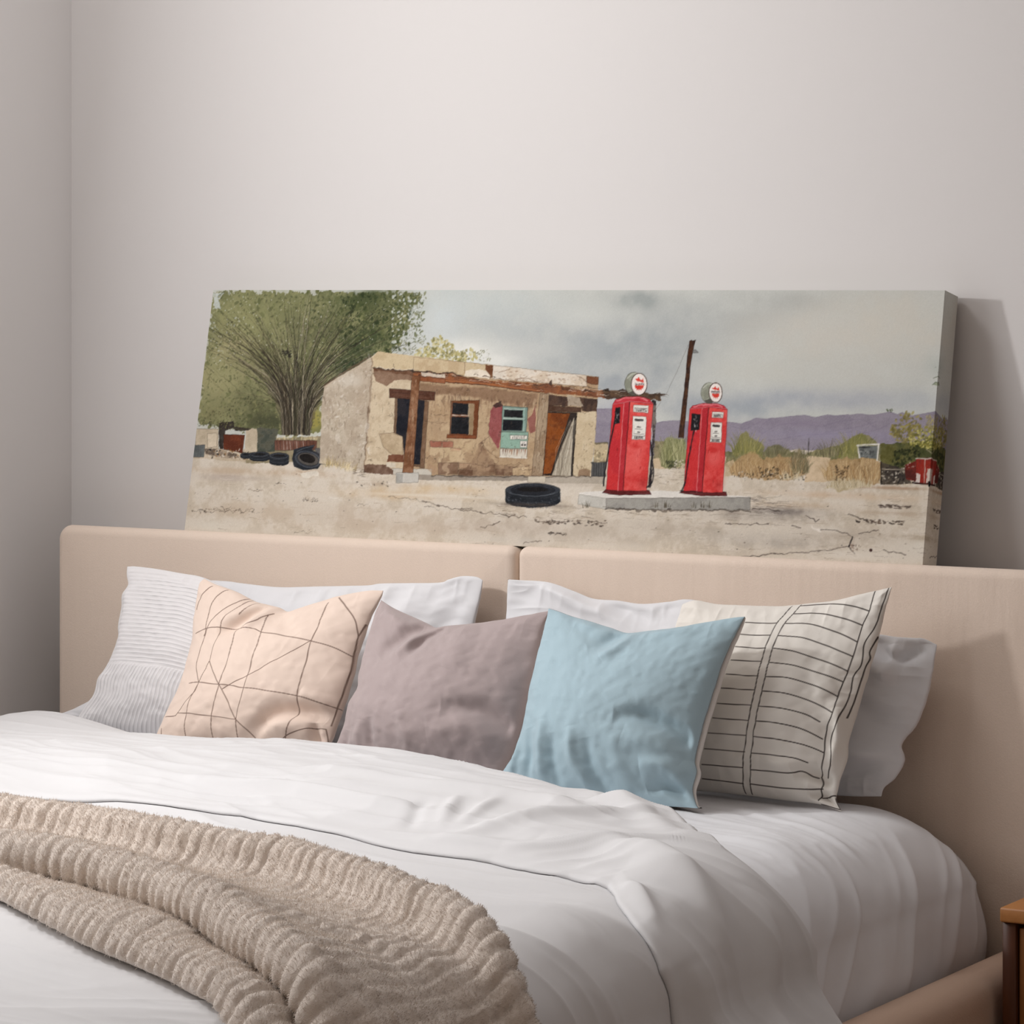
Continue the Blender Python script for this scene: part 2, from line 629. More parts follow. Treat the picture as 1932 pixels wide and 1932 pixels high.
def build_flap(parent):
    S = DUV[0]
    ns, nt = 620, 190
    smin, smax = S[0] + 0.12, 1.30
    s1 = np.linspace(smin, smax, ns)
    s = s1[:, None] * np.ones((1, nt))
    # cross-section: under the front hem, round it, over the top, round the back roll
    w = np.r_[np.linspace(-0.10, 0.0, 8), np.linspace(0.0, 1.0, nt - 30)[1:-1], np.linspace(1.0, 1.12, 24)]
    w = np.interp(np.linspace(0, 1, nt), np.linspace(0, 1, len(w)), w)
    W = w[None, :] * np.ones((ns, 1))
    yf = y_front(s); yb = y_back(s)
    yf = yf + 0.007 * fbm(s * 7, s * 0 + 2.2, 71, 2)
    roll = smooth(0.78, 1.0, W)
    yy = np.where(W < 0, yf - W * 0.25, np.where(W <= 1, yf + (yb - yf) * np.clip(W, 0, 1), yb))
    hem = np.sqrt(np.clip(1 - (1 - np.clip(W / 0.035, 0, 1)) ** 2, 0, 1))
    back = np.sqrt(np.clip(1 - np.clip((W - 0.90) / 0.10, 0, 1) ** 2, 0, 1))
    h = 0.0012 + hem * (0.0045 + 0.0035 * vnoise(s * 5, s * 0, 77) + 0.033 * smooth(-0.05, 0.5, W)) * np.where(W > 0.9, 0.30 + 0.70 * back, 1)
    h = np.where(W > 1, (0.004 + 0.3 * 0.038) * (1 - (W - 1) / 0.12), h)
    h = np.where(W < 0, 0.0012, h)
    x, z, nx, nz = at_profile(DUV, s)
    inside = smooth(0.02, 0.12, W) * (1 - smooth(0.9, 1.0, W))
    side = smooth(0.78, 0.95, s)
    hh = 0.010 * fbm(s * 2.6, yy * 4, 51, 2) * inside
    # wrinkles across the bed on top
    top = 1 - smooth(0.62, 0.85, s)
    wr = ridged(yy * 10 + s * 0.9 + 0.9 * fbm(s * 2.2, yy * 4, 52, 2), s * 1.5, 53, 3)
    hh += top * inside * 0.017 * (wr - 0.42) * smooth(-0.45, 0.1, s)
    hh += top * inside * 0.005 * (wr - 0.42)
    hh += top * inside * 0.006 * (ridged(yy * 24 + s * 2.2 + 1.2 * fbm(s * 3, yy * 5, 57, 2), s * 3.2, 58, 2) - 0.4) * smooth(-0.2, 0.3, fbm(s * 3, yy * 5, 59, 2) + 0.15)
    hh += side * inside * 0.012 * (ridged(yy * 6 - (s - 0.8) * 0.9 + 0.3 * fbm(s * 2, yy * 3, 54, 2), s * 1.0, 55, 2) - 0.4)
    hh += crease_field(s, yy, [
        ([(0.05, -0.80), (0.25, -0.83), (0.45, -0.86), (0.62, -0.93)], 0.020, 0.012),
        ([(-0.1, -0.88), (0.1, -0.90), (0.30, -0.945), (0.45, -0.99)], 0.018, 0.010),
        ([(0.34, -0.88), (0.36, -0.93), (0.385, -0.99)], 0.012, 0.006),
        ([(0.40, -0.87), (0.41, -0.93), (0.415, -0.99)], 0.012, 0.005),
        ([(0.30, -0.90), (0.32, -0.95), (0.34, -1.0)], 0.012, -0.005),
        ([(0.42, -1.03), (0.55, -0.95), (0.66, -0.88)], 0.016, 0.010),
        ([(0.55, -1.03), (0.68, -1.05), (0.80, -1.12), (0.92, -1.2)], 0.020, 0.012),
        ([(0.5, -0.80), (0.62, -0.88), (0.74, -0.98)], 0.022, 0.010),
        ([(0.70, -1.18), (0.78, -1.20), (0.86, -1.28)], 0.014, 0.010),
        ([(0.86, -1.05), (0.96, -1.12), (1.08, -1.14)], 0.026, 0.012),
        ([(0.90, -1.25), (1.0, -1.24), (1.12, -1.20)], 0.03, 0.012),
    ]) * 1.35 * inside
    h = h + np.maximum(hh, -0.014 * inside) + duvet_relief(s, yy)
    P = np.stack([x + nx * h, yy, z + nz * h], -1)
    me = mesh_np('turned_back_fold', P.reshape(-1, 3), grid_faces(ns, nt, flip=True))
    return link('turned_back_fold', me, M_DUVET, parent)


duvet = build_duvet()
tag(duvet, 'white duvet spread over the bed with its top edge turned back', 'duvet')
build_flap(duvet)

# ------------------------------------------------------------------ knitted throw
def build_blanket():
    S = DUV[0]
    ns, nt = 1150, 330
    s1 = np.linspace(-0.80, 1.20, ns)
    s = s1[:, None] * np.ones((1, nt))
    wob = 0.006 * fbm(s1 * 5, s1 * 0, 81, 2)
    y1 = np.interp(s1, [-1, -0.5, -0.104, 0.03, 0.197, 0.332, 0.40, 0.51, 0.631, 0.72, 0.80, 0.85, 0.90, 0.96, 1.05, 1.3],
                   [-1.325, -1.325, -1.325, -1.328, -1.368, -1.385, -1.385, -1.424, -1.488, -1.534, -1.585, -1.62, -1.645, -1.662, -1.66, -1.645]) + wob
    y2 = np.interp(s1, [-1, -0.4, 0.0, 0.12, 0.21, 0.31, 0.42, 0.55, 0.69, 0.80, 0.88, 0.95, 1.05, 1.3],
                   [-1.57, -1.57, -1.585, -1.597, -1.60, -1.62, -1.664, -1.742, -1.835, -1.925, -1.99, -2.03, -2.05, -2.05]) + wob
    y3 = np.interp(s1, [-1, -0.4, 0.0, 0.18, 0.312, 0.423, 0.528, 0.635, 0.731, 0.808, 0.9, 1.0, 1.3],
                   [-1.66, -1.66, -1.665, -1.69, -1.765, -1.825, -1.868, -1.928, -1.993, -2.06, -2.12, -2.16, -2.17]) - wob
    y3 = np.minimum(y3, y2 - 0.085)
    hang = smooth(0.78, 0.95, s1)
    r1 = 0.056 - 0.026 * hang
    r2 = 0.066 - 0.024 * hang
    def ctl(i):
        a, b, c = y1[i], y2[i], y3[i]
        yc = b - 0.024
        R1, R2 = r1[i], r2[i]
        L = (a - 0.055) - (b + 0.05)
        return [(a + 0.030, 0.004), (a + 0.030, R1 * 0.5), (a + 0.018, R1 * 0.92), (a, R1), (a - 0.018, R1 * 0.86), (a - 0.032, R1 * 0.5),
                (a - 0.055, 0.017), (a - 0.055 - L * 0.3, 0.020), (a - 0.055 - L * 0.65, 0.032), (b + 0.05, 0.052), (b + 0.02, R2 * 0.95), (b, R2),
                (b - 0.020, R2 * 0.90), (b - 0.032, R2 * 0.66), (b - 0.031, R2 * 0.42), (yc + 0.006, 0.019),
                (yc - 0.002, 0.016), (yc - 0.024, 0.026), (yc + (c - yc) * 0.45, 0.033), (yc + (c - yc) * 0.8, 0.032), (c + 0.008, 0.024), (c, 0.012), (c + 0.008, 0.003)]
    prof = np.zeros((ns, nt, 2))
    key = list(range(0, ns, 10)) + [ns - 1]
    kp = np.stack([resample(ctl(i), nt) for i in key])
    for j in range(nt):
        for c in range(2):
            prof[:, j, c] = np.interp(np.arange(ns), key, kp[:, j, c])
    nb = 70
    tb = np.linspace(0, 1, nb + 2)[1:-1][None, :]
    under = np.stack([prof[:, -1:, 0] * (1 - tb) + prof[:, :1, 0] * tb, np.full((ns, nb), 0.0012)], -1)
    prof = np.concatenate([prof, under], 1)
    nt0 = nt
    nt = nt + nb
    s = s1[:, None] * np.ones((1, nt))
    yy = prof[..., 0]
    h0 = prof[..., 1]
    h = h0 + 0.002 + duvet_relief(s, yy)
    x, z, nx, nz = at_profile(DUV, s)
    P = np.stack([x + nx * h, yy, z + nz * h], -1)
    N = -grid_normals(P)
    N = np.where((N[..., 2:3] * nz[..., None] + N[..., :1] * nx[..., None]).mean() > 0, N, -N)
    # chunky ribs run along the bed; they swell where the cloth bends, sink where it lies flat
    curv = np.linalg.norm(np.gradient(np.gradient(P, axis=1), axis=1), axis=-1)
    curv = curv / (np.percentile(curv, 97) + 1e-9)
    for _ in range(14):
        curv = (curv + np.roll(curv, 1, 1) + np.roll(curv, -1, 1)) / 3
    bulge = np.clip(0.25 + 1.0 * curv, 0, 1.1)
    per = 0.0212
    q = s / per + 0.30 * fbm(yy * 16, s * 9, 83, 2) + 0.5 * fbm(yy * 3, s * 2, 84, 1) + 0.25 * (yy * 12)
    rib = np.abs(np.sin(np.pi * q)) ** 0.75
    cell = np.floor(q)
    jit = _hash(cell.astype(np.int64), (cell * 0 + 3).astype(np.int64), 9)
    d = (0.0098 * (rib - 0.55)) * bulge * (0.75 + 0.5 * jit)
    fine = ridged(s * 62 + 0.8 * fbm(s * 9, yy * 9, 87, 2), yy * 7.0, 88, 2)
    d += 0.0028 * (fine - 0.45) * (1.15 - 0.6 * bulge)
    d += 0.0014 * fbm(s * 60, yy * 36, 85, 2)
    d += 0.0005 * fbm(s * 210, yy * 170, 86, 2)
    d[:, nt0:] = 0
    d = d * smooth(0.003, 0.016, h0)
    P = P + N * d[..., None]
    me = mesh_np('throw_blanket', P.reshape(-1, 3), np.vstack([grid_faces(ns, nt, flip=True), np.stack([np.arange(ns - 1) * nt + nt - 1, np.arange(ns - 1) * nt, np.arange(1, ns) * nt, np.arange(1, ns) * nt + nt - 1], -1)]))
    import bmesh
    bm = bmesh.new(); bm.from_mesh(me)
    bm.verts.ensure_lookup_table()
    for row in (0, ns - 1):
        bm.faces.new([bm.verts[row * nt + k] for k in range(nt)])
    bmesh.ops.recalc_face_normals(bm, faces=bm.faces[:])
    bm.to_mesh(me); bm.free()
    m, nt_, b = mat_base('oatmeal_wool', 1.0, 0.05)
    v = obj_coord(nt_, (1.0, 0.35, 1.0))
    f1 = noise_node(nt_, v, 620, 4, 0.7)
    f2 = noise_node(nt_, obj_coord(nt_), 26, 3, 0.6)
    mm = nt_.nodes.new('ShaderNodeMath'); mm.operation = 'MULTIPLY_ADD'
    nt_.links.new(f1, mm.inputs[0]); mm.inputs[1].default_value = 0.7
    m2 = nt_.nodes.new('ShaderNodeMath'); m2.operation = 'MULTIPLY'
    nt_.links.new(f2, m2.inputs[0]); m2.inputs[1].default_value = 0.35
    nt_.links.new(m2.outputs[0], mm.inputs[2])
    nt_.links.new(mix_col(nt_, mm.outputs[0], srgb(219, 202, 187), srgb(246, 234, 223)), b.inputs['Base Color'])
    b.inputs['Sheen Weight'].default_value = 0.5
    b.inputs['Sheen Roughness'].default_value = 0.6
    add_bump(nt_, b, f1, 0.6, 0.003)
    o = link('throw_blanket', me, m)
    # woolly nap: short fibres combed along the ribs
    rs = np.random.RandomState(4)
    n = 230000
    fi = 40 + rs.rand(n) * (ns - 60); fj = 4 + rs.rand(n) * (nt0 - 10)
    ii = fi.astype(int); jj = fj.astype(int); a_ = (fi - ii)[:, None]; b_ = (fj - jj)[:, None]
    p0 = (P[ii, jj] * (1 - a_) * (1 - b_) + P[ii + 1, jj] * a_ * (1 - b_) + P[ii, jj + 1] * (1 - a_) * b_ + P[ii + 1, jj + 1] * a_ * b_)
    nn = N[ii, jj]
    tj = P[ii, jj + 1] - P[ii, jj]; tj /= np.linalg.norm(tj, axis=1, keepdims=True) + 1e-9
    ti = P[ii + 1, jj] - P[ii, jj]; ti /= np.linalg.norm(ti, axis=1, keepdims=True) + 1e-9
    comb = fbm(s1[ii] * 6, yy[ii, jj] * 6, 90, 2)
    di = nn * (0.24 + 0.30 * rs.rand(n))[:, None] + tj * (rs.normal(0.45, 0.55, n))[:, None] + ti * (rs.normal(0, 0.24, n) + comb * 0.5)[:, None]
    di /= np.linalg.norm(di, axis=1, keepdims=True)
    L = (0.0028 + 0.0036 * rs.rand(n))[:, None]
    sd = np.cross(di, nn); sd /= np.linalg.norm(sd, axis=1, keepdims=True) + 1e-9
    w_ = 0.00027
    mid = p0 + di * L * 0.55 + nn * 0.0006
    tip = p0 + di * L - nn * (L * 0.18)
    V = np.stack([p0 - sd * w_ - nn * 0.0008, p0 + sd * w_ - nn * 0.0008, mid + sd * w_ * 0.75, mid - sd * w_ * 0.75, tip + sd * w_ * 0.25, tip - sd * w_ * 0.25], 1).reshape(-1, 3)
    k = np.arange(n)[:, None] * 6
    F = np.concatenate([k + np.array([[0, 1, 2, 3]]), k + np.array([[3, 2, 4, 5]])], 0)
    fz = link('wool_nap', mesh_np('wool_nap', V, F, False), m, o)
    fz['kind'] = 'stuff'
    return o


tag(build_blanket(), 'chunky ribbed oatmeal knitted throw folded across the foot of the duvet', 'blanket')
# sketch sheet -> canvas (the sketch was drawn in perspective)
HOMO = [[0.000881928487, 0.000106297044, -0.412562151], [3.81886555e-08, 0.00238412323, -1.28706837], [0.000109099362, 4.30750232e-05, 1.0]]
# ------------------------------------------------------------------ the painted picture (brush work on the canvas)
class Easel:
    def __init__(self, w, h, Hm, seed=5):
        self.w, self.h, self.H = w, h, Hm
        self.im = np.zeros((h, w, 3)) + 0.75
        self.rs = np.random.RandomState(seed)
        yy, xx = np.mgrid[0:h, 0:w]
        self.n1 = fbm(xx / 9.0, yy / 9.0, 201, 3)
        self.n2 = fbm(xx / 46.0, yy / 40.0, 202, 4)
        self.n3 = self.rs.normal(0, 1, (h, w))
        self.wx = fbm(xx / 14.0, yy / 14.0, 203, 3) * 5
        self.wy = fbm(xx / 14.0, yy / 14.0, 204, 3) * 5

    def P(self, pts, fr):
        ox, oy, sc = fr
        p = np.array(pts, float) * sc + np.array([ox, oy])
        q = np.c_[p, np.ones(len(p))] @ self.H.T
        return q[:, :2] / q[:, 2:3]

    def box(self, q, pad):
        x0, y0 = np.floor(q.min(0) - pad).astype(int); x1, y1 = np.ceil(q.max(0) + pad).astype(int)
        return max(x0, 0), max(y0, 0), min(x1 + 1, self.w), min(y1 + 1, self.h)

    def blend(self, b, a, col):
        x0, y0, x1, y1 = b
        s = self.im[y0:y1, x0:x1]
        s += (col - s) * a[..., None]

    def poly(self, pts, col, fr, alpha=1.0, wob=0.35, var=0.05, grain=0.012, blur=0, edge=None, c2=None):
        q = self.P(pts, fr)
        b = self.box(q, 8)
        x0, y0, x1, y1 = b
        if x1 <= x0 or y1 <= y0: return
        Y, X = np.mgrid[y0:y1, x0:x1].astype(float)
        X = X + self.wx[y0:y1, x0:x1] * wob; Y = Y + self.wy[y0:y1, x0:x1] * wob
        m = np.zeros(X.shape, bool)
        n = len(q)
        for i in range(n):
            xa, ya = q[i]; xb, yb = q[(i + 1) % n]
            if ya == yb: continue
            c = ((ya > Y) != (yb > Y)) & (X < (xb - xa) * (Y - ya) / (yb - ya) + xa)
            m ^= c
        a = m.astype(float) * alpha
        for _ in range(blur):
            a[1:-1] = (a[:-2] + 2 * a[1:-1] + a[2:]) / 4
            a[:, 1:-1] = (a[:, :-2] + 2 * a[:, 1:-1] + a[:, 2:]) / 4
        c = np.array(col, float) / 255.0
        n2 = self.n2[y0:y1, x0:x1]; n1 = self.n1[y0:y1, x0:x1]
        C = c + (var * (1.3 * n2 + 0.9 * n1))[..., None] + (grain * self.n3[y0:y1, x0:x1])[..., None]
        if c2 is not None:
            f = smooth(-0.25, 0.35, n2 + 0.5 * n1)[..., None]
            C = C * (1 - f) + (np.array(c2) / 255.0 + (grain * self.n3[y0:y1, x0:x1])[..., None]) * f
        self.blend(b, a, C)
        if edge is not None:
            self.line(list(pts) + [pts[0]], edge, fr, 1.1, 0.75)

    def line(self, pts, col, fr, w=1.5, alpha=0.9, taper=False, wob=0.25, curve=False):
        q = self.P(pts, fr)
        if curve: q = resample(q, max(8, 5 * len(q)))
        b = self.box(q, w + 4)
        x0, y0, x1, y1 = b
        if x1 <= x0 or y1 <= y0: return
        Y, X = np.mgrid[y0:y1, x0:x1].astype(float)
        X = X + self.wx[y0:y1, x0:x1] * wob; Y = Y + self.wy[y0:y1, x0:x1] * wob
        best = np.full(X.shape, 1e9)
        n = len(q) - 1
        for i in range(n):
            a = q[i]; d = q[i + 1] - a
            t = np.clip(((X - a[0]) * d[0] + (Y - a[1]) * d[1]) / (d @ d + 1e-9), 0, 1)
            dist = np.hypot(X - a[0] - t * d[0], Y - a[1] - t * d[1])
            if taper: dist = dist / (1.02 - 0.85 * (i + t) / n)
            best = np.minimum(best, dist)
        a = np.clip(w / 2 + 0.5 - best, 0, 1) * alpha * np.clip(0.9 + 0.45 * self.n1[y0:y1, x0:x1], 0.3, 1)
        self.blend(b, a, np.array(col, float) / 255.0)

    def wash(self, cx, cy, rx, ry, col, alpha, fr, rough=0.5):
        q = self.P([(cx - rx, cy - ry), (cx + rx, cy + ry), (cx, cy)], fr)
        sx = abs(q[1, 0] - q[0, 0]) / 2; sy = abs(q[1, 1] - q[0, 1]) / 2
        b = self.box(np.array([q[2] - [2 * sx, 2 * sy], q[2] + [2 * sx, 2 * sy]]), 0)
        x0, y0, x1, y1 = b
        if x1 <= x0 or y1 <= y0: return
        Y, X = np.mgrid[y0:y1, x0:x1].astype(float)
        r = ((X - q[2, 0]) / sx) ** 2 + ((Y - q[2, 1]) / sy) ** 2
        r = r + rough * 1.2 * self.n2[y0:y1, x0:x1] + rough * 0.3 * self.n1[y0:y1, x0:x1]
        a = np.exp(-np.maximum(r, 0) * 1.1) * alpha * (r < 4)
        self.blend(b, a, np.array(col, float) / 255.0)

    def dabs(self, n, area, cols, fr, size=(2, 5), asp=0.5, alpha=0.8, ang=(0, 3.14), where=None):
        """n small oval brush dabs scattered in a polygon's bounding box (kept inside the polygon)"""
        A = np.array(area, float)
        lo, hi = A.min(0), A.max(0)
        k = 0; tries = 0
        from_pts = []
        while k < n and tries < n * 8:
            tries += 1
            p = lo + self.rs.rand(2) * (hi - lo)
            ins = False
            for i in range(len(A)):
                xa, ya = A[i]; xb, yb = A[(i + 1) % len(A)]
                if (ya > p[1]) != (yb > p[1]) and p[0] < (xb - xa) * (p[1] - ya) / (yb - ya) + xa: ins = not ins
            if not ins: continue
            if where is not None and self.rs.rand() > where(p): continue
            k += 1
            from_pts.append(p)
        if not from_pts: return
        Q = self.P(from_pts, fr)
        for q in Q:
            s = size[0] + self.rs.rand() * (size[1] - size[0])
            th = ang[0] + self.rs.rand() * (ang[1] - ang[0])
            self.dab(q, s, s * asp, th, cols[self.rs.randint(len(cols))], alpha)

    def dab(self, q, a, bb, th, col, alpha):
        x0 = max(int(q[0] - a - 2), 0); x1 = min(int(q[0] + a + 3), self.w)
        y0 = max(int(q[1] - a - 2), 0); y1 = min(int(q[1] + a + 3), self.h)
        if x1 <= x0 or y1 <= y0: return
        Y, X = np.mgrid[y0:y1, x0:x1].astype(float)
        X -= q[0]; Y -= q[1]
        c, s = math.cos(th), math.sin(th)
        r = np.sqrt(((X * c + Y * s) / a) ** 2 + ((-X * s + Y * c) / bb) ** 2)
        al = np.clip((1.05 - r) * bb, 0, 1) * alpha
        self.blend((x0, y0, x1, y1), al, np.array(col, float) / 255.0)

    def tuft(self, cx, cy, w, hgt, n, cols, fr, lean=0.6, lw=1.2, alpha=0.8):
        for _ in range(n):
            x = cx + (self.rs.rand() - 0.5) * w
            k = (x - cx) / (w / 2 + 1e-6)
            y = cy - self.rs.rand() * hgt * 0.25
            L = hgt * (0.45 + 0.55 * self.rs.rand()) * (1 - 0.45 * k * k)
            dx = L * lean * (k * 0.8 + self.rs.normal(0, 0.3))
            self.line([(x, y), (x + dx * 0.4, y - L * 0.6), (x + dx, y - L)], cols[self.rs.randint(len(cols))], fr, lw * (0.6 + 0.8 * self.rs.rand()), alpha, True)

    def scrub(self, n, area, cols, fr, length=(10, 40), lw=(0.7, 2), alpha=0.6, slope=0.03):
        A = np.array(area, float)
        lo, hi = A.min(0), A.max(0)
        for _ in range(n):
            p = lo + self.rs.rand(2) * (hi - lo)
            L = length[0] + self.rs.rand() * (length[1] - length[0])
            dy = self.rs.normal(0, 0.06) * L + slope * L
            self.line([p, p + [L * 0.5, dy * 0.5 + self.rs.normal(0, 1.0)], p + [L, dy]], cols[self.rs.randint(len(cols))], fr,
                      lw[0] + self.rs.rand() * (lw[1] - lw[0]), alpha * (0.5 + 0.5 * self.rs.rand()), True, 0.6)


def paint_picture(nx, nv, nsd):
    K = 2
    BW, BH = nx * K, nv * K
    Hm = np.array(HOMO)
    Hm = np.diag([BW, BH, 1.0]) @ Hm
    E = Easel(BW, BH, Hm)
    G = (0, 0, 1.0)
    a1 = (340, 530, 0.2588); a2 = (780, 530, 0.2588); a3 = (1100, 600, 0.18116); a4 = (1350, 530, 0.28468)
    rs = E.rs
    # sky
    yy, xx = np.mgrid[0:BH, 0:BW]
    E.im[:] = np.array([197, 199, 194]) / 255.0
    E.im += (0.020 * E.n2 + 0.006 * E.n3)[..., None]
    for w in [(900, 570, 140, 60, (196, 204, 204), .5), (960, 610, 180, 40, (178, 184, 186), .4), (1090, 660, 130, 55, (160, 167, 172), .55),
              (1240, 650, 100, 60, (150, 157, 162), .6), (1180, 720, 110, 30, (146, 153, 162), .55), (1200, 560, 45, 18, (150, 156, 155), .75),
              (1320, 600, 90, 45, (172, 176, 176), .5), (1480, 565, 70, 22, (162, 165, 163), .55), (1430, 600, 60, 30, (176, 178, 175), .5),
              (1560, 620, 150, 60, (206, 202, 193), .7), (1700, 600, 120, 70, (207, 203, 193), .7), (1420, 690, 90, 35, (200, 200, 193), .7),
              (1480, 745, 110, 22, (160, 165, 176), .65), (1620, 745, 90, 22, (165, 168, 178), .6), (1390, 765, 70, 22, (150, 158, 168), .6),
              (1730, 750, 70, 22, (178, 182, 186), .6), (1310, 760, 60, 25, (150, 156, 166), .6), (1160, 765, 40, 20, (168, 170, 182), .7),
              (880, 655, 70, 26, (228, 228, 222), .9), (930, 672, 60, 14, (226, 226, 221), .8), (1600, 700, 110, 30, (198, 197, 190), .6),
              (1770, 680, 20, 20, (170, 178, 172), .5), (830, 600, 40, 40, (205, 212, 213), .6)]:
        E.wash(*w, G)
    E.wash(1100, 590, 60, 25, (206, 208, 203), .6, G); E.wash(1010, 650, 60, 18, (206, 207, 203), .5, G)
    # mountains
    ridge = [(1100, 768), (1126, 763), (1155, 763), (1200, 775), (1237, 789), (1268, 785), (1292, 786), (1330, 790), (1375, 788)] + \
            [(1350 + x * .28468, 530 + y * .28468) for x, y in [(80, 905), (170, 915), (270, 880), (330, 885), (480, 870), (590, 860), (660, 875), (740, 857), (800, 862), (960, 853), (1050, 860), (1150, 837), (1200, 855), (1235, 842), (1300, 862), (1380, 850), (1475, 828), (1560, 872)]]
    E.poly(ridge + [(1800, 860), (1100, 850)], (150, 143, 155), G, 1, 0.3, 0.03, c2=(139, 132, 145))
    E.line(ridge, (112, 104, 124), G, 1.4, 0.55)
    for pts in [[(300, 985), (420, 925), (560, 915), (700, 935), (800, 905), (960, 890), (1060, 940)], [(620, 1000), (800, 960), (950, 935), (1070, 900)], [(1090, 950), (1200, 890), (1270, 860)],
                [(350, 1030), (600, 990), (760, 985), (900, 970)], [(380, 880), (300, 930), (330, 960)], [(900, 1000), (1050, 960), (1130, 930)], [(90, 930), (190, 950), (300, 900)],
                [(1350, 890), (1420, 860), (1480, 840), (1530, 880)]]:
        E.line(pts, (116, 106, 128), a4, 1.2, 0.5, curve=True)
    for pts in [[(150, 950), (230, 930), (300, 960)], [(150, 1060), (220, 1080), (290, 1070)], [(180, 910), (240, 980), (230, 1050)]]:
        E.line(pts, (126, 116, 138), a3, 1.2, 0.5, curve=True)
    E.wash(1580, 812, 150, 14, (150, 144, 168), .5, G); E.wash(1500, 790, 90, 10, (136, 126, 144), .5, G)
    # ground
    E.poly([(340, 850), (700, 868), (1120, 872), (1240, 850), (1360, 855), (1500, 840), (1640, 845), (1800, 870), (1800, 1110), (300, 1040)], (205, 193, 176), G, 1, 0.4, 0.03, c2=(214, 204, 190))
    for w in [(420, 880, 60, 8, (190, 168, 145), .6), (560, 885, 70, 8, (186, 160, 134), .55), (430, 893, 60, 8, (184, 170, 160), .6), (480, 955, 90, 22, (201, 184, 164), .6), (640, 960, 110, 26, (198, 183, 166), .55),
              (400, 985, 60, 16, (222, 216, 204), .7), (760, 925, 120, 14, (206, 180, 146), .6), (850, 915, 120, 12, (210, 184, 148), .6), (820, 927, 110, 7, (228, 222, 210), .7), (1000, 918, 60, 9, (222, 216, 206), .6),
              (760, 985, 150, 22, (196, 180, 162), .6), (960, 985, 120, 22, (190, 176, 162), .55), (1100, 1000, 120, 24, (192, 181, 168), .55), (950, 1012, 90, 14, (205, 198, 188), .6), (1150, 1025, 80, 16, (214, 206, 194), .6),
              (1250, 985, 120, 20, (182, 170, 156), .6), (1430, 965, 120, 16, (166, 157, 148), .7), (1500, 945, 80, 10, (190, 168, 144), .6), (1560, 925, 110, 10, (202, 176, 150), .7), (1660, 930, 110, 10, (208, 190, 168), .6),
              (1690, 912, 90, 6, (158, 128, 102), .6), (1450, 1010, 120, 22, (180, 172, 163), .7), (1600, 1000, 90, 16, (186, 174, 160), .6), (1560, 990, 30, 8, (218, 210, 198), .8), (1700, 975, 80, 10, (212, 202, 186), .7),
              (1640, 1040, 130, 16, (222, 214, 202), .85), (1730, 1030, 70, 24, (222, 215, 203), .85), (1480, 1045, 90, 10, (218, 210, 198), .6), (1700, 960, 90, 7, (184, 166, 146), .6), (1380, 1035, 60, 10, (190, 180, 166), .5),
              (560, 1000, 120, 12, (204, 194, 180), .6), (1080, 905, 60, 8, (176, 164, 150), .5), (700, 905, 60, 5, (170, 152, 134), .5), (1740, 1005, 60, 7, (176, 160, 140), .6)]:
        E.wash(*w, G, 0.9)
    GR = [(355, 880), (1780, 880), (1780, 1060), (355, 1000)]
    E.scrub(150, [(380, 885), (1300, 1020)], [(140, 118, 98), (120, 104, 90), (160, 138, 116), (182, 160, 138)], G, (8, 40), (.7, 1.8), .55)
    E.scrub(60, [(380, 885), (1300, 1020)], [(226, 218, 206), (230, 224, 214)], G, (10, 50), (1, 3), .5)
    E.scrub(150, [(1300, 915), (1770, 1050)], [(130, 112, 98), (112, 98, 88), (150, 130, 112), (190, 170, 150)], G, (8, 46), (.7, 1.8), .55)
    E.scrub(50, [(1350, 915), (1770, 1060)], [(230, 222, 210), (226, 218, 208)], G, (10, 50), (1, 3), .5)
    E.dabs(170, GR, [(70, 62, 56), (96, 84, 74), (120, 104, 90)], G, (1.2, 3.4), 0.45, .8, (-.3, .3))
    # tree
    TR = [(400, 543), (796, 545), (790, 562), (766, 582), (775, 607), (756, 628), (750, 652), (698, 664), (650, 700), (612, 720), (604, 800), (560, 816), (500, 806), (372, 795), (384, 690), (400, 580)]
    E.poly(TR, (116, 119, 84), G, .97, 3.2, 0.06, c2=(136, 136, 97))
    for w in [(470, 590, 60, 40, (152, 152, 108), .8), (420, 700, 40, 70, (168, 162, 122), .8), (540, 570, 70, 22, (122, 124, 88), .7), (690, 560, 50, 22, (66, 76, 48), .85), (730, 570, 40, 25, (96, 100, 70), .7), (640, 640, 60, 40, (98, 102, 70), .6),
              (690, 640, 40, 25, (58, 70, 46), .8), (660, 680, 40, 20, (48, 60, 42), .85), (470, 760, 60, 30, (92, 92, 66), .7), (400, 770, 30, 18, (126, 122, 88), .7), (520, 790, 40, 16, (70, 72, 54), .8), (480, 660, 50, 40, (134, 132, 96), .6),
              (590, 620, 50, 40, (112, 110, 84), .5), (560, 720, 60, 40, (98, 96, 74), .5), (450, 640, 30, 20, (176, 168, 128), .5), (596, 780, 10, 22, (160, 150, 80), .8)]:
        E.wash(*w, G, 0.9)
    greens = [(96, 98, 66), (120, 120, 82), (76, 80, 54), (144, 140, 98), (108, 108, 74), (62, 66, 46)]
    E.dabs(2600, TR, greens, G, (1.5, 5.5), 0.5, .5)
    E.dabs(500, [(600, 545), (790, 545), (700, 660), (640, 700), (560, 640)], [(70, 78, 50), (54, 62, 40), (88, 94, 60)], G, (2, 6), 0.5, .55)
    E.dabs(420, [(500, 640), (640, 620), (640, 720), (600, 800), (480, 800)], [(74, 74, 54), (60, 58, 46), (96, 94, 70)], G, (1.5, 5), 0.5, .5)
    E.dabs(700, [(640, 545), (796, 545), (766, 600), (750, 652), (660, 700), (610, 690)], [(48, 58, 38), (62, 72, 46), (82, 88, 58), (40, 48, 34)], G, (1.5, 4.5), 0.5, .7)
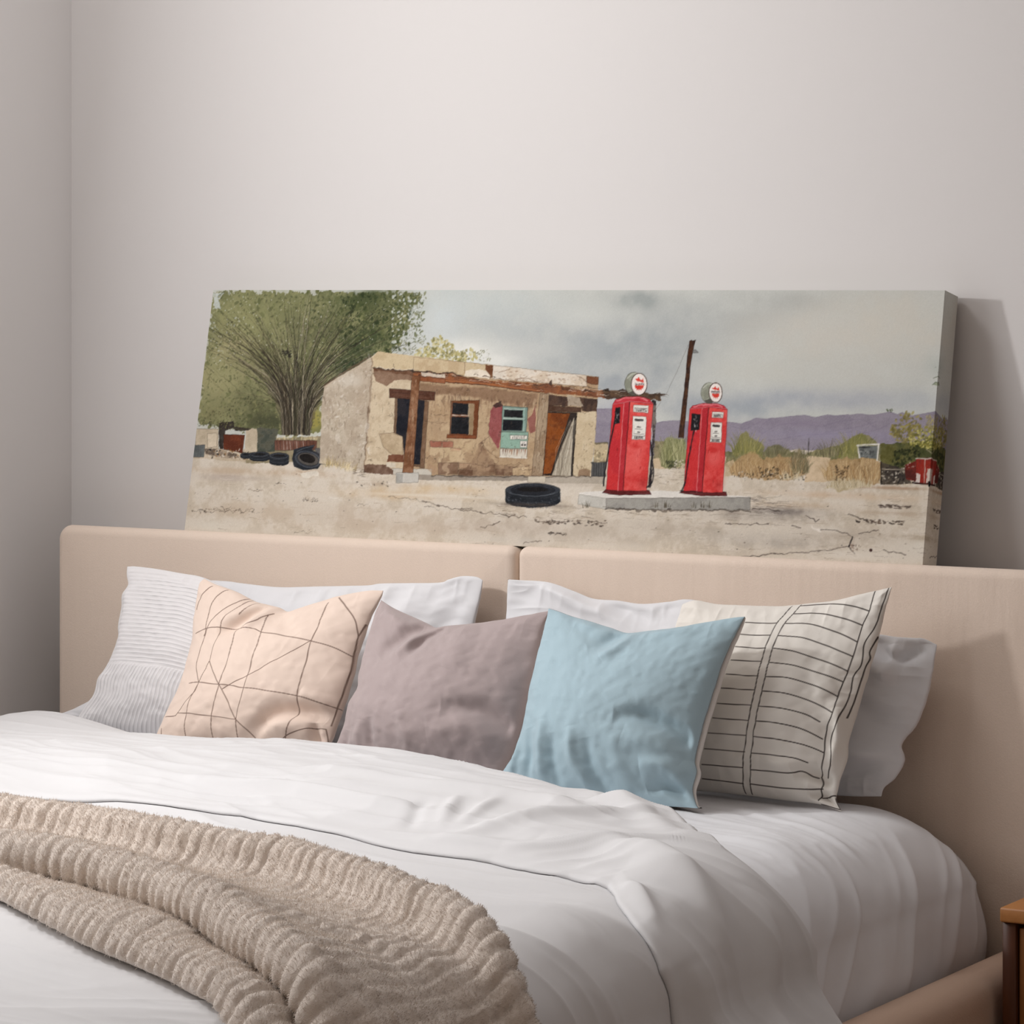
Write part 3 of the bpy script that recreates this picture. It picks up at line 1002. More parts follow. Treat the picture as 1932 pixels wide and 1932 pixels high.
    E.dabs(260, [(752, 548), (800, 546), (800, 640), (760, 690), (748, 640)], [(108, 110, 82), (84, 88, 64), (130, 130, 98)], G, (1.2, 4.2), 0.45, .7, where=lambda p: 0.5)
    E.dabs(150, [(400, 548), (560, 560), (540, 640), (390, 700)], [(196, 200, 190), (206, 206, 192)], G, (1.0, 3.4), 0.6, .7)
    E.dabs(190, [(560, 560), (740, 560), (700, 660), (620, 720), (520, 700)], [(200, 202, 190), (190, 190, 176), (214, 212, 202)], G, (1.0, 3.2), 0.6, .75)
    E.poly([(403, 546), (425, 546), (412, 560), (416, 578), (404, 572)], (196, 203, 203), G, .8, 1.2)
    E.dabs(240, [(372, 780), (470, 740), (520, 800), (470, 806), (372, 798)], [(48, 48, 38), (66, 64, 48), (90, 88, 64)], G, (1.2, 3.6), 0.5, .7)
    # larger leaf clusters, ragged rim
    E.dabs(260, TR, [(92, 98, 62), (126, 128, 86), (150, 148, 106), (72, 78, 50)], G, (4, 10), 0.55, .45)
    E.dabs(160, [(650, 545), (800, 545), (770, 600), (752, 655), (680, 680), (640, 640)], [(44, 54, 34), (58, 68, 42), (76, 84, 52)], G, (3, 9), 0.55, .7)
    E.dabs(120, [(735, 545), (812, 546), (800, 600), (770, 660), (730, 650)], [(98, 104, 72), (76, 84, 56), (120, 122, 88)], G, (3, 8), 0.5, .75, where=lambda p: .6)
    E.dabs(110, [(740, 545), (800, 548), (790, 640), (740, 660)], [(197, 202, 198), (204, 208, 204)], G, (2, 6), 0.6, .75)
    E.dabs(90, [(392, 548), (470, 550), (420, 700), (384, 690)], [(198, 203, 198), (176, 174, 140)], G, (2, 5), 0.6, .6)
    # trunk with its fan of stems
    E.poly([(690, 840), (730, 1000), (760, 1095), (930, 1095), (965, 1000), (1020, 840), (1060, 720), (900, 780), (760, 690), (620, 740)], (104, 96, 78), a1, .6, 1.6, 0.07)
    for k in range(300):
        bx = 745 + 200 * rs.rand(); t = (bx - 845) / 100.0
        ang = t * 0.44 + rs.normal(0, 0.17)
        L = 380 + 680 * rs.rand()
        cx = bx + math.sin(ang * 0.5) * L * 0.42; cy = 1090 - L * 0.45
        ex = bx + math.sin(ang * 1.6) * L * 0.98; ey = 1090 - math.cos(ang * 1.25) * L
        c = [(48, 42, 36), (62, 54, 44), (36, 32, 30), (40, 38, 32), (152, 142, 122), (176, 166, 146), (92, 82, 66), (58, 58, 42)][rs.randint(8)]
        E.line([(bx, 1090), (cx, cy), (ex, ey)], c, a1, 1.5 + 2.6 * rs.rand() ** 2, .8, True, 0.5, True)
    for k in range(130):
        x = 230 + 1330 * rs.rand(); y = 220 + 620 * rs.rand()
        t = (x - 850) / 480.0
        E.line([(x, y), (x + t * 50 + rs.normal(0, 14), y - 60), (x + t * 120 + rs.normal(0, 24), y - 110 - 50 * rs.rand())], [(60, 58, 42), (44, 42, 34), (84, 82, 58)][rs.randint(3)], a1, 1.5, .65, True, .6)
    E.dabs(60, [(740, 480), (810, 480), (810, 530), (740, 520)], [(42, 40, 36)], a1, (2, 4), .5, .8)
    # yard on the left
    E.poly([(470, 1195), (640, 1120), (1030, 1100), (1020, 1290), (480, 1300)], (158, 146, 120), a1, 1, .6, .06, c2=(128, 120, 96))
    E.poly([(105, 1190), (480, 1200), (480, 1290), (100, 1260)], (190, 174, 152), a1, .9, .6, .05)
    E.poly([(118, 1048), (280, 1050), (280, 1200), (110, 1200)], (188, 174, 152), a1, 1, .3, 0.05, edge=(84, 76, 66))
    E.poly([(480, 1045), (565, 1050), (560, 1215), (470, 1225)], (192, 178, 156), a1, 1, .3, 0.05)
    E.poly([(560, 1040), (720, 1050), (700, 1140), (690, 1215), (565, 1215)], (96, 96, 84), a1, 1, .5, 0.07, c2=(72, 76, 68))
    E.poly([(285, 1005), (390, 995), (400, 1040), (330, 1060), (310, 1195), (285, 1195)], (52, 46, 42), a1, 1, .6, 0.05)
    E.poly([(318, 1088), (470, 1092), (455, 1225), (315, 1195)], (116, 62, 42), a1, 1, .3, 0.05, edge=(44, 34, 30), c2=(92, 48, 34))
    E.poly([(390, 1030), (520, 1045), (500, 1060), (400, 1062)], (60, 54, 48), a1, .9, .5)
    E.poly([(198, 1085), (270, 1078), (268, 1180), (200, 1185)], (204, 190, 168), a1, 1, .3, .04, edge=(96, 86, 74))
    E.dabs(70, [(130, 1000), (300, 990), (480, 1030), (300, 1060)], [(50, 50, 40), (120, 118, 76), (86, 84, 58)], a1, (1.5, 4), .5, .8)
    E.poly([(103, 1168), (182, 1165), (172, 1255), (98, 1252)], (100, 104, 104), a1, 1, .2, .05, edge=(46, 46, 48))
    for x in (118, 135, 152): E.line([(x, 1172), (x - 5, 1250)], (66, 68, 70), a1, 1, .6)
    E.poly([(180, 1190), (320, 1200), (420, 1240), (380, 1265), (180, 1235)], (176, 160, 140), a1, .9, .6, .1, c2=(96, 84, 74))
    E.dabs(80, [(190, 1185), (520, 1200), (500, 1275), (190, 1255)], [(40, 38, 38), (214, 204, 190), (90, 78, 66), (150, 110, 70)], a1, (1.5, 5), .5, .85)
    E.poly([(690, 1132), (1000, 1132), (995, 1200), (690, 1205)], (108, 74, 62), a1, 1, .3, .05, edge=(50, 40, 36))
    for x in range(705, 990, 24):
        E.line([(x, 1138), (x + 4, 1198)], (196, 186, 176) if rs.rand() < .55 else (60, 44, 40), a1, 2.2, .65)
    E.tuft(850, 1132, 300, 50, 60, [(216, 198, 154), (190, 170, 124), (224, 212, 178)], a1, .4, 1.4)
    E.poly([(985, 1190), (1095, 1190), (1085, 1312), (1000, 1305)], (92, 92, 92), a1, 1, .2, .06, edge=(44, 44, 46))
    for x in range(1005, 1090, 12): E.line([(x, 1195), (x - 4, 1305)], (58, 58, 60), a1, 1.1, .6)

    def tyre(cx, cy, rx, ry, hh, fr, tilt=0.0):
        th = np.linspace(0, 2 * np.pi, 40)
        top = [(cx + rx * math.cos(t), cy + ry * math.sin(t) + tilt * math.cos(t)) for t in th]
        low = [(x, y + hh) for x, y in top]
        E.poly([p for p in top[20:40]] + [p for p in low[0:21]], (44, 47, 52), fr, 1, .25, .03)
        E.poly(low, (40, 43, 48), fr, 1, .25, .03)
        E.poly(top, (58, 62, 68), fr, 1, .2, .03, edge=(26, 27, 30))
        E.poly([(cx + .82 * rx * math.cos(t), cy + .80 * ry * math.sin(t) + tilt * .8 * math.cos(t)) for t in th], (38, 40, 45), fr, 1, .2, .02)
        E.poly([(cx + .55 * rx * math.cos(t), cy - .08 * ry + .36 * ry * math.sin(t) + tilt * .6 * math.cos(t)) for t in th], (30, 28, 28), fr, 1, .2, .02)
        E.line([(cx + .9 * rx * math.cos(t), cy + .9 * ry * math.sin(t)) for t in th[3:18]], (150, 156, 162), fr, 1.0, .5)
        E.line([(cx + .7 * rx * math.cos(t), cy + .68 * ry * math.sin(t)) for t in th[22:38]], (120, 126, 132), fr, 1.0, .5)
        n = max(3, int(hh / 24))
        for k in range(1, n + 1):
            E.line([(cx + rx * math.cos(t), cy + ry * math.sin(t) + hh * k / (n + .5)) for t in th[1:20]], (22, 23, 26) if k % 2 else (84, 90, 98), fr, 1.2, .6)
    tyre(580, 1232, 72, 18, 36, a1); tyre(722, 1244, 72, 22, 50, a1); tyre(480, 1235, 40, 12, 20, a1)
    # leaning tyre
    th = np.linspace(0, 2 * np.pi, 40)
    E.poly([(815 + 0, 1270), (830, 1200), (900, 1175), (985, 1165), (960, 1200), (1010, 1225), (1038, 1290), (1000, 1340), (900, 1348), (830, 1325)], (44, 47, 53), a1, 1, .3, .03)
    E.poly([(930 + 100 * math.cos(t), 1270 + 66 * math.sin(t) + 14 * math.cos(t)) for t in th], (56, 60, 67), a1, 1, .2, .03, edge=(24, 25, 28))
    E.poly([(932 + 76 * math.cos(t), 1268 + 46 * math.sin(t) + 12 * math.cos(t)) for t in th], (88, 84, 80), a1, 1, .2, .03, edge=(30, 31, 34))
    E.poly([(928 + 58 * math.cos(t), 1262 + 32 * math.sin(t) + 10 * math.cos(t)) for t in th], (34, 31, 30), a1, 1, .2, .02)
    E.line([(930 + 88 * math.cos(t), 1270 + 56 * math.sin(t) + 13 * math.cos(t)) for t in th], (128, 134, 142), a1, 1.1, .6)
    E.line([(850, 1215), (910, 1185), (975, 1172)], (120, 126, 132), a1, 1.6, .7)

    # shrub behind the roof
    E.dabs(420, [(0, 545), (20, 470), (90, 450), (140, 390), (200, 370), (290, 440), (320, 490), (420, 460), (470, 520), (440, 560), (200, 560)], [(178, 168, 112), (150, 142, 92), (196, 186, 138), (118, 114, 74), (206, 198, 156)], a2, (2, 6.5), .6, .75)
    E.dabs(60, [(430, 480), (560, 470), (580, 555), (470, 560)], [(104, 104, 76), (132, 130, 96)], a2, (1.2, 3.6), .5, .75)
    E.dabs(46, [(0, 60), (70, 60), (90, 400), (0, 430)], [(108, 112, 84), (90, 96, 70), (130, 134, 106)], a2, (2, 5), .5, .75)
    # ---------------- building
    side = [(1050, 735), (1395, 528), (1405, 640), (1385, 900), (1340, 1345), (1015, 1300), (1025, 1100), (1030, 900)]
    E.poly(side, (198, 186, 168), a1, 1, .35, .05, c2=(178, 164, 146))
    E.poly([(1395, 528), (1440, 485), (1932, 545), (1932, 1380), (1340, 1350), (1385, 900), (1405, 640)], (196, 178, 152), a1, 1, .35, .04, c2=(206, 190, 164))
    E.poly([(0, 520), (350, 560), (580, 585), (720, 600), (1000, 630), (1350, 668), (1345, 760), (1340, 830), (1325, 1100), (1290, 1392), (840, 1390), (0, 1385)], (186, 162, 132), a2, 1, .3, .04, c2=(172, 146, 116))
    # side wall weathering
    for k in range(46):
        x = 1050 + 330 * rs.rand(); y = 640 + 620 * rs.rand()
        if y < 1395 - 0.62 * (x - 700): pass
        E.line([(x, y), (x + rs.normal(0, 6), y + 20 + 70 * rs.rand())], [(134, 118, 100), (160, 146, 128), (110, 94, 78), (226, 220, 210)][rs.randint(4)], a1, 1 + 3 * rs.rand(), .5, True, .9)
    E.dabs(180, [(1060, 740), (1385, 560), (1340, 1300), (1030, 1280)], [(150, 136, 118), (226, 220, 210), (172, 158, 140), (214, 206, 194)], a1, (2, 6), .5, .45, (-1.2, .6))
    E.line([(1050, 732), (1220, 622), (1390, 520)], (92, 72, 58), a1, 4.5, .85); E.line([(1060, 740), (1230, 636), (1388, 540)], (196, 176, 150), a1, 1.5, .7)
    E.line([(1395, 540), (1398, 640), (1378, 900), (1345, 1330)], (132, 108, 86), a1, 3.5, .7, False, 1.0); E.line([(1375, 880), (1355, 1100), (1345, 1250)], (96, 76, 62), a1, 2.5, .7, False, 1.2)
    for k in range(30):
        x = 1060 + 320 * rs.rand(); y0_ = 1395 - 0.62 * 0 + 0
        y = 760 + 480 * rs.rand()
        E.poly([(x, y), (x + 8 + 26 * rs.rand(), y - 6), (x + 14 + 20 * rs.rand(), y + 20 + 50 * rs.rand()), (x - 4, y + 16 + 30 * rs.rand())], [(178, 162, 142), (160, 144, 126), (222, 214, 202), (190, 176, 158)][rs.randint(4)], a1, .5, 2.2, .05)
    E.wash(1120, 1230, 90, 90, (168, 152, 134), .45, a1, .9); E.wash(1330, 800, 40, 260, (172, 154, 134), .4, a1, .9); E.wash(1240, 700, 90, 60, (216, 210, 200), .4, a1, .9)
    # parapet
    E.poly([(1400, 540), (1440, 485), (1560, 500), (1720, 520), (1932, 545), (1932, 645), (1740, 622), (1560, 612), (1410, 600)], (206, 188, 156), a1, 1, .3, .03, c2=(190, 170, 138))
    E.poly([(0, 525), (360, 562), (555, 582), (560, 680), (380, 660), (0, 625)], (204, 186, 154), a2, 1, .3, .03, c2=(188, 166, 134), edge=(110, 90, 72))
    E.poly([(380, 625), (470, 612), (560, 640), (560, 685), (370, 660)], (226, 216, 200), a2, .9, .6)
    E.poly([(575, 585), (720, 600), (1000, 632), (1260, 658), (1265, 740), (1040, 722), (800, 700), (578, 685)], (224, 214, 200), a2, 1, .3, .04, c2=(208, 192, 172), edge=(110, 92, 76))
    E.poly([(525, 585), (580, 590), (572, 680), (548, 640), (525, 620)], (112, 74, 52), a2, 1, .5); E.poly([(1265, 665), (1350, 672), (1345, 725), (1300, 720), (1262, 705)], (112, 70, 48), a2, 1, .8, .06, edge=(50, 36, 30))
    for pts in [[(370, 565), (376, 640)], [(780, 670), (850, 690), (900, 700)], [(1180, 655), (1260, 700)], [(620, 640), (700, 610)], [(740, 690), (830, 668)]]:
        E.line(pts, (120, 92, 72), a2, 2.5, .6, False, .8)
    E.dabs(70, [(590, 600), (1250, 660), (1250, 730), (590, 680)], [(168, 140, 116), (140, 108, 86), (238, 232, 222)], a2, (1.5, 6), .4, .5, (-.2, .5))
    # shadowy band under the canopy
    E.poly([(1415, 615), (1690, 650), (1690, 690), (1560, 700), (1510, 735), (1420, 700)], (122, 94, 76), a1, .85, .9, .06)
    E.poly([(40, 720), (480, 745), (900, 790), (900, 900), (780, 880), (640, 860), (480, 830), (250, 800), (120, 790), (40, 770)], (122, 94, 74), a2, .7, 1.2, .06, blur=6)
    E.poly([(985, 800), (1340, 830), (1335, 925), (1230, 915), (1220, 880), (980, 880)], (86, 66, 56), a2, .95, .5, .06, c2=(60, 46, 42))
    E.poly([(1120, 800), (1190, 815), (1240, 880), (1130, 880)], (190, 176, 156), a2, .8, .8)
    # doorway on the left with lintel
    E.poly([(1565, 820), (1800, 842), (1775, 1335), (1640, 1310), (1615, 1100), (1555, 1090)], (112, 90, 72), a1, 1, .25, .05)
    E.poly([(1585, 822), (1782, 842), (1752, 1310), (1640, 1300), (1622, 1110), (1575, 1080)], (34, 35, 42), a1, 1, .25, .02, c2=(44, 42, 46))
    E.poly([(1782, 845), (1812, 848), (1778, 1338), (1745, 1330)], (118, 92, 72), a1, 1, .2, .06, edge=(48, 40, 36))
    E.poly([(1525, 755), (1860, 780), (1855, 842), (1525, 822)], (88, 58, 46), a1, 1, .25, .05, edge=(40, 30, 28))
    E.line([(1540, 780), (1840, 808)], (58, 40, 34), a1, 1.4, .7); E.line([(1540, 800), (1840, 826)], (120, 84, 66), a1, 1.2, .6)
    E.poly([(1450, 1085), (1550, 1075), (1620, 1105), (1625, 1240), (1550, 1235), (1480, 1180)], (180, 160, 132), a1, .9, .6, .06, edge=(96, 80, 66))
    E.poly([(1520, 1235), (1630, 1235), (1630, 1290), (1510, 1285)], (116, 76, 58), a1, 1, .4); E.poly([(1545, 1335), (1835, 1340), (1830, 1385), (1545, 1378)], (196, 190, 178), a1, 1, .25, .03, edge=(110, 100, 90))
    E.poly([(1340, 1310), (1500, 1305), (1560, 1345), (1555, 1380), (1335, 1365)], (102, 78, 64), a1, .95, .6, .08); E.poly([(1505, 1290), (1570, 1295), (1570, 1330), (1505, 1320)], (206, 196, 178), a1, 1, .3)
    # masonry showing through
    for b in [(120, 1135, 210, 1180), (212, 1138, 292, 1182), (270, 1188, 345, 1212), (180, 1292, 325, 1378), (330, 1295, 420, 1340), (325, 1345, 430, 1385), (525, 1310, 590, 1360), (660, 1320, 760, 1350), (700, 1365, 800, 1385), (600, 1340, 660, 1380)]:
        E.poly([(b[0], b[1]), (b[2], b[1] + 3), (b[2] - 3, b[3]), (b[0] + 2, b[3])], [(150, 92, 76), (136, 104, 84), (124, 98, 80), (168, 140, 114)][rs.randint(1 if b[1] < 1250 else 4) if b[1] < 1250 else 1 + rs.randint(3)], a2, .9, .5, .06, edge=(78, 62, 52))
    E.poly([(490, 1140), (520, 1190), (555, 1260), (620, 1300), (700, 1330), (840, 1310), (850, 1385), (330, 1385), (420, 1290), (470, 1210)], (112, 86, 70), a2, .6, 1.4, .08, c2=(150, 124, 100))
    E.poly([(130, 1180), (350, 1200), (370, 1270), (330, 1290), (180, 1290), (110, 1240)], (198, 176, 144), a2, .7, .8)
    E.poly([(720, 1330), (840, 1320), (850, 1385), (720, 1388)], (196, 172, 138), a2, .8, .6, edge=(104, 84, 68)); E.poly([(180, 1340), (110, 1290), (90, 1340), (150, 1380)], (160, 130, 104), a2, .6, .8)
    for pts in [[(480, 1160), (560, 1100), (540, 1060), (555, 980)], [(490, 1150), (540, 1200), (620, 1260)], [(590, 1290), (600, 1380)], [(330, 1290), (325, 1385)], [(430, 1300), (520, 1320), (650, 1310)], [(520, 1110), (500, 1190), (470, 1260)],
                [(100, 1000), (240, 1000)], [(150, 945), (250, 950)], [(660, 1320), (750, 1300), (850, 1310)], [(760, 1350), (860, 1340)], [(220, 1210), (210, 1290)], [(340, 1250), (360, 1210), (330, 1180)]]:
        E.line(pts, (78, 60, 50), a2, 1.3, .7, False, 1.0)
    E.dabs(150, [(110, 800), (900, 860), (860, 1380), (110, 1380)], [(120, 98, 80), (206, 186, 154), (146, 120, 96), (90, 72, 60)], a2, (1.2, 4.5), .5, .5)
    E.wash(180, 1040, 70, 80, (158, 132, 106), .45, a2); E.wash(360, 1180, 90, 60, (206, 184, 148), .5, a2)
    for k in range(60):
        x = 110 + 780 * rs.rand(); y = 760 + 60 * rs.rand() + x * .07
        E.line([(x, y), (x + rs.normal(0, 5), y + 40 + 130 * rs.rand())], [(104, 80, 64), (86, 66, 54), (126, 98, 78), (206, 184, 152)][rs.randint(4)], a2, 2 + 5 * rs.rand(), .38, True, 1.2)
    for k in range(26):
        x = 120 + 700 * rs.rand(); y = 900 + 420 * rs.rand()
        E.poly([(x, y), (x + 20 + 50 * rs.rand(), y - 8), (x + 26 + 40 * rs.rand(), y + 20 + 50 * rs.rand()), (x - 6, y + 20 + 30 * rs.rand())], [(150, 124, 98), (202, 180, 148), (164, 136, 108), (134, 106, 84)][rs.randint(4)], a2, .45, 2.4, .05)
    # first window
    E.poly([(275, 845), (480, 840), (462, 1112), (262, 1100)], (112, 68, 44), a2, 1, .2, .05, edge=(44, 34, 30))
    E.poly([(395, 862), (445, 866), (432, 1095), (395, 1090)], (150, 128, 100), a2, 1, .25)
    E.poly([(286, 858), (400, 866), (396, 945), (282, 940)], (30, 31, 34), a2, 1, .2, .03); E.poly([(280, 958), (406, 962), (402, 1088), (270, 1082)], (32, 33, 36), a2, 1, .2, .04)
    E.line([(284, 948), (402, 952)], (210, 206, 198), a2, 2.4, .9); E.line([(280, 852), (270, 1085)], (130, 120, 108), a2, 1.8, .7); E.line([(404, 866), (404, 1090)], (176, 160, 136), a2, 1.6, .8)
    E.poly([(245, 1090), (462, 1095), (455, 1122), (243, 1115)], (126, 74, 48), a2, 1, .25, .04, edge=(56, 38, 30))
    # red plaster, second window, teal box
    E.poly([(560, 920), (600, 860), (650, 870), (640, 1080), (620, 1200), (580, 1130), (545, 1070)], (152, 88, 88), a2, .95, .6, .05, c2=(136, 72, 74)); E.poly([(830, 980), (870, 930), (890, 880), (890, 1060), (850, 1080)], (138, 84, 78), a2, .85, .7)
    E.poly([(575, 880), (640, 840), (650, 880), (600, 900)], (56, 44, 40), a2, .8, .8)
    E.poly([(648, 880), (832, 892), (822, 1072), (640, 1066)], (120, 142, 132), a2, 1, .2, .03, edge=(44, 40, 38))
    E.poly([(662, 908), (798, 914), (794, 966), (658, 962)], (34, 34, 36), a2, 1, .2, .05); E.poly([(652, 980), (796, 984), (792, 1060), (648, 1058)], (30, 32, 36), a2, 1, .2, .03)
    E.line([(656, 970), (806, 974)], (206, 212, 206), a2, 2.6, .9); E.line([(806, 900), (804, 1062)], (160, 190, 180), a2, 3, .85); E.line([(660, 900), (804, 906)], (196, 204, 196), a2, 2, .8)
    E.poly([(640, 1068), (836, 1072), (828, 1192), (632, 1188)], (146, 176, 160), a2, 1, .2, .03, edge=(60, 66, 62), c2=(132, 160, 146))
    E.poly([(705, 1094), (828, 1096), (826, 1124), (704, 1122)], (226, 222, 212), a2, 1, .15, .02, edge=(70, 66, 62))
    for i, x in enumerate((726, 738, 750, 762, 774, 786, 798, 808)):
        E.line([(x, 1102), (x - 1, 1116)], (70, 62, 58), a2, 1.6, .8)
        if i % 2: E.line([(x - 4, 1102), (x + 4, 1103)], (70, 62, 58), a2, 1.2, .8)
        if i % 3 == 2: E.line([(x - 3, 1109), (x + 4, 1116)], (70, 62, 58), a2, 1.2, .7)
    E.poly([(778, 1134), (828, 1136), (826, 1184), (776, 1182)], (226, 222, 214), a2, 1, .15, .03, edge=(80, 76, 72))
    for x, y in ((792, 1164), (812, 1164)): E.dab(E.P([(x, y)], a2)[0], 3.4, 3.0, 0, (48, 42, 40), .9)
    E.line([(790, 1146), (800, 1152), (812, 1144)], (90, 70, 60), a2, 1.2, .7)
    E.poly([(632, 1192), (830, 1194), (824, 1262), (630, 1252)], (206, 198, 184), a2, 1, .2, .03, edge=(84, 76, 68))
    for k in range(16):
        x = 645 + 180 * rs.rand()
        E.line([(x, 1200), (x - 2, 1215 + 30 * rs.rand())], [(120, 66, 44), (88, 58, 46), (150, 110, 84)][rs.randint(3)], a2, 3.0, .8, True)
    E.line([(630, 1250), (826, 1260)], (232, 228, 218), a2, 3, .8)
    # right-hand door with leaning board, plain pier
    E.poly([(1185, 925), (1330, 920), (1325, 1100), (1290, 1392), (1155, 1392)], (210, 194, 166), a2, 1, .3, .03, c2=(198, 180, 150))
    E.dabs(60, [(1190, 930), (1325, 930), (1290, 1385), (1165, 1385)], [(176, 156, 128), (224, 212, 188), (150, 130, 106)], a2, (1.5, 5), .5, .4)
    E.poly([(1200, 1345), (1240, 1335), (1290, 1350), (1285, 1392), (1195, 1392)], (130, 104, 82), a2, .8, .6)
    E.poly([(968, 922), (1192, 928), (1160, 1392), (936, 1384)], (46, 38, 34), a2, 1, .25, .03)
    E.poly([(978, 932), (1140, 935), (1080, 1120), (1000, 1370), (948, 1376)], (140, 80, 40), a2, 1, .2, .05, c2=(112, 60, 30))
    for k in range(26):
        x = 970 + 140 * rs.rand(); y = 960 + 330 * rs.rand()
        if x + (y - 930) * .42 < 1135: E.line([(x, y), (x + 8, y + 16), (x - 2, y + 34)], (92, 48, 24), a2, 1.2, .6, False, 1)
    E.poly([(1168, 965), (1180, 990), (1150, 1392), (1006, 1386), (1080, 1180)], (176, 166, 148), a2, 1, .2, .04, edge=(56, 48, 42))
    for k in range(22):
        t = rs.rand(); o_ = rs.rand() * 130
        E.line([(1165 - o_ * .2, 985 + t * 120), (1080 + 60 * t - o_ * .5 + 20, 1190 + t * 100), (1030 + 110 * t, 1385)], [(96, 86, 74), (214, 206, 190), (124, 112, 98)][rs.randint(3)], a2, 1.2, .6)
    E.line([(1172, 980), (1150, 1385)], (30, 28, 28), a2, 3, .85)
    E.poly([(975, 878), (1222, 892), (1220, 925), (972, 920)], (80, 58, 46), a2, 1, .25, .05, edge=(40, 32, 28))
    E.poly([(860, 1390), (1390, 1392), (1380, 1445), (840, 1440)], (172, 162, 148), a2, .9, .3, .03); E.poly([(0, 1385), (860, 1390), (840, 1425), (0, 1420)], (150, 140, 128), a2, .9, .4, .03)
    E.line([(130, 1388), (860, 1394), (1290, 1394)], (58, 50, 44), a2, 2.5, .7, False, .8)
    # canopy and its beam
    E.poly([(1410, 605), (1560, 612), (1740, 630), (1932, 650), (1932, 690), (1740, 668), (1560, 640), (1415, 620)], (110, 80, 62), a1, .95, .9, .06)
    E.poly([(0, 628), (280, 645), (470, 690), (750, 705), (1000, 722), (1200, 755), (1400, 770), (1405, 822), (1180, 802), (900, 782), (480, 728), (0, 692)], (150, 96, 64), a2, 1, .6, .06, c2=(122, 78, 56))
    E.poly([(1380, 765), (1480, 770), (1600, 778), (1720, 790), (1858, 800), (1800, 812), (1810, 842), (1640, 828), (1400, 826)], (104, 82, 64), a2, 1, .8, .06, c2=(74, 58, 48))
    for k in range(70):
        x = rs.rand() * 1350; y = 640 + x * .10 + rs.normal(0, 14)
        E.line([(x, y), (x + 40 + 70 * rs.rand(), y + 8 + rs.normal(0, 5))], [(52, 40, 34), (70, 52, 42), (226, 216, 202), (206, 190, 170), (84, 58, 44)][rs.randint(5)], a2, 1.2 + 2 * rs.rand(), .75, True, .9)
    E.line([(0, 690), (480, 726), (920, 782)], (64, 46, 36), a2, 2, .8); E.line([(30, 682), (480, 716), (920, 772)], (178, 112, 70), a2, 2.6, .8); E.line([(0, 632), (270, 645), (480, 690)], (50, 40, 36), a2, 2.4, .8, False, 1.2)
    E.line([(1410, 605), (1560, 618), (1690, 628), (1932, 650)], (48, 40, 36), a1, 2.2, .8, False, 1.2); E.line([(1440, 600), (1700, 622)], (230, 226, 220), a1, 1.8, .6, False, 1.2)
    E.poly([(1745, 668), (1932, 686), (1932, 718), (1745, 700)], (140, 86, 58), a1, 1, .3, .05, edge=(60, 42, 34)); E.poly([(1755, 635), (1932, 655), (1932, 680), (1755, 662)], (206, 194, 178), a1, .9, .4)
    for k in range(26):
        x = 1180 + 660 * rs.rand(); y = 765 + (x - 1180) * .06 + rs.normal(0, 7)
        E.line([(x, y), (x + 60, y + 5)], [(46, 38, 32), (190, 176, 156), (84, 64, 50)][rs.randint(3)], a2, 1.5, .7, True, .9)
    E.poly([(1480, 770), (1520, 752), (1560, 772)], (60, 48, 42), a2, .9, .6); E.poly([(980, 720), (1005, 690), (1015, 735)], (60, 44, 38), a2, .9, .5); E.poly([(1370, 770), (1420, 748), (1430, 780)], (54, 44, 38), a2, .9, .6)
    # posts
    E.poly([(1690, 660), (1748, 668), (1730, 900), (1698, 1368), (1620, 1366), (1660, 1000)], (122, 84, 60), a1, 1, .25, .05, edge=(44, 34, 30), c2=(146, 108, 82))
    for k in range(26):
        t = rs.rand(); x = 1668 + 50 * rs.rand()
        E.line([(x - 40 * t + 15, 680 + 600 * t), (x - 40 * t + 8, 740 + 600 * t)], [(62, 44, 36), (196, 176, 150), (94, 60, 44)][rs.randint(3)], a1, 1.5, .7, True, .6)
    E.poly([(1575, 1368), (1738, 1366), (1735, 1438), (1572, 1440)], (192, 188, 180), a1, 1, .2, .03, edge=(90, 84, 78)); E.poly([(1575, 1372), (1625, 1376), (1620, 1438), (1572, 1438)], (150, 148, 142), a1, .8, .2)
    E.poly([(922, 790), (988, 790), (965, 1100), (942, 1392), (860, 1388), (900, 1000)], (170, 150, 126), a2, 1, .25, .05, edge=(58, 46, 40), c2=(150, 128, 104))
    for k in range(34):
        t = rs.rand(); x = 915 + 58 * rs.rand()
        E.line([(x - 45 * t + 12, 800 + 520 * t), (x - 45 * t + 5, 865 + 520 * t)], [(84, 66, 54), (214, 198, 174), (112, 90, 72)][rs.randint(3)], a2, 1.4, .7, True, .6)
    E.poly([(835, 1392), (965, 1392), (960, 1438), (830, 1436)], (202, 192, 174), a2, 1, .2, .03, edge=(110, 98, 86))
    # grass at the wall foot, bin by the corner
    for cx, cy in ((1110, 1320), (1240, 1360), (1070, 1330), (1180, 1345)):
        E.tuft(cx, cy, 90, 80, 34, [(216, 196, 150), (184, 164, 116), (232, 218, 184), (140, 120, 84)], a1, .7, 1.3)
    E.scrub(30, [(1260, 1340), (1340, 1395)], [(60, 50, 44), (90, 74, 62)], a1, (10, 40), (1, 2.5), .6)
    E.poly([(860, 1360), (1000, 1355), (1010, 1390), (900, 1400)], (226, 220, 208), a1, .8, 1.2, edge=None)
    E.poly([(1300, 1288), (1402, 1285), (1400, 1392), (1295, 1392)], (78, 78, 78), a2, 1, .25, .05, edge=(28, 28, 30))
    for x in range(1306, 1400, 9): E.line([(x, 1296), (x - 2, 1385)], (42, 42, 44) if x % 2 else (130, 128, 124), a2, 1.1, .6)
    E.line([(1296, 1292), (1350, 1280), (1402, 1290)], (30, 30, 32), a2, 3, .85)
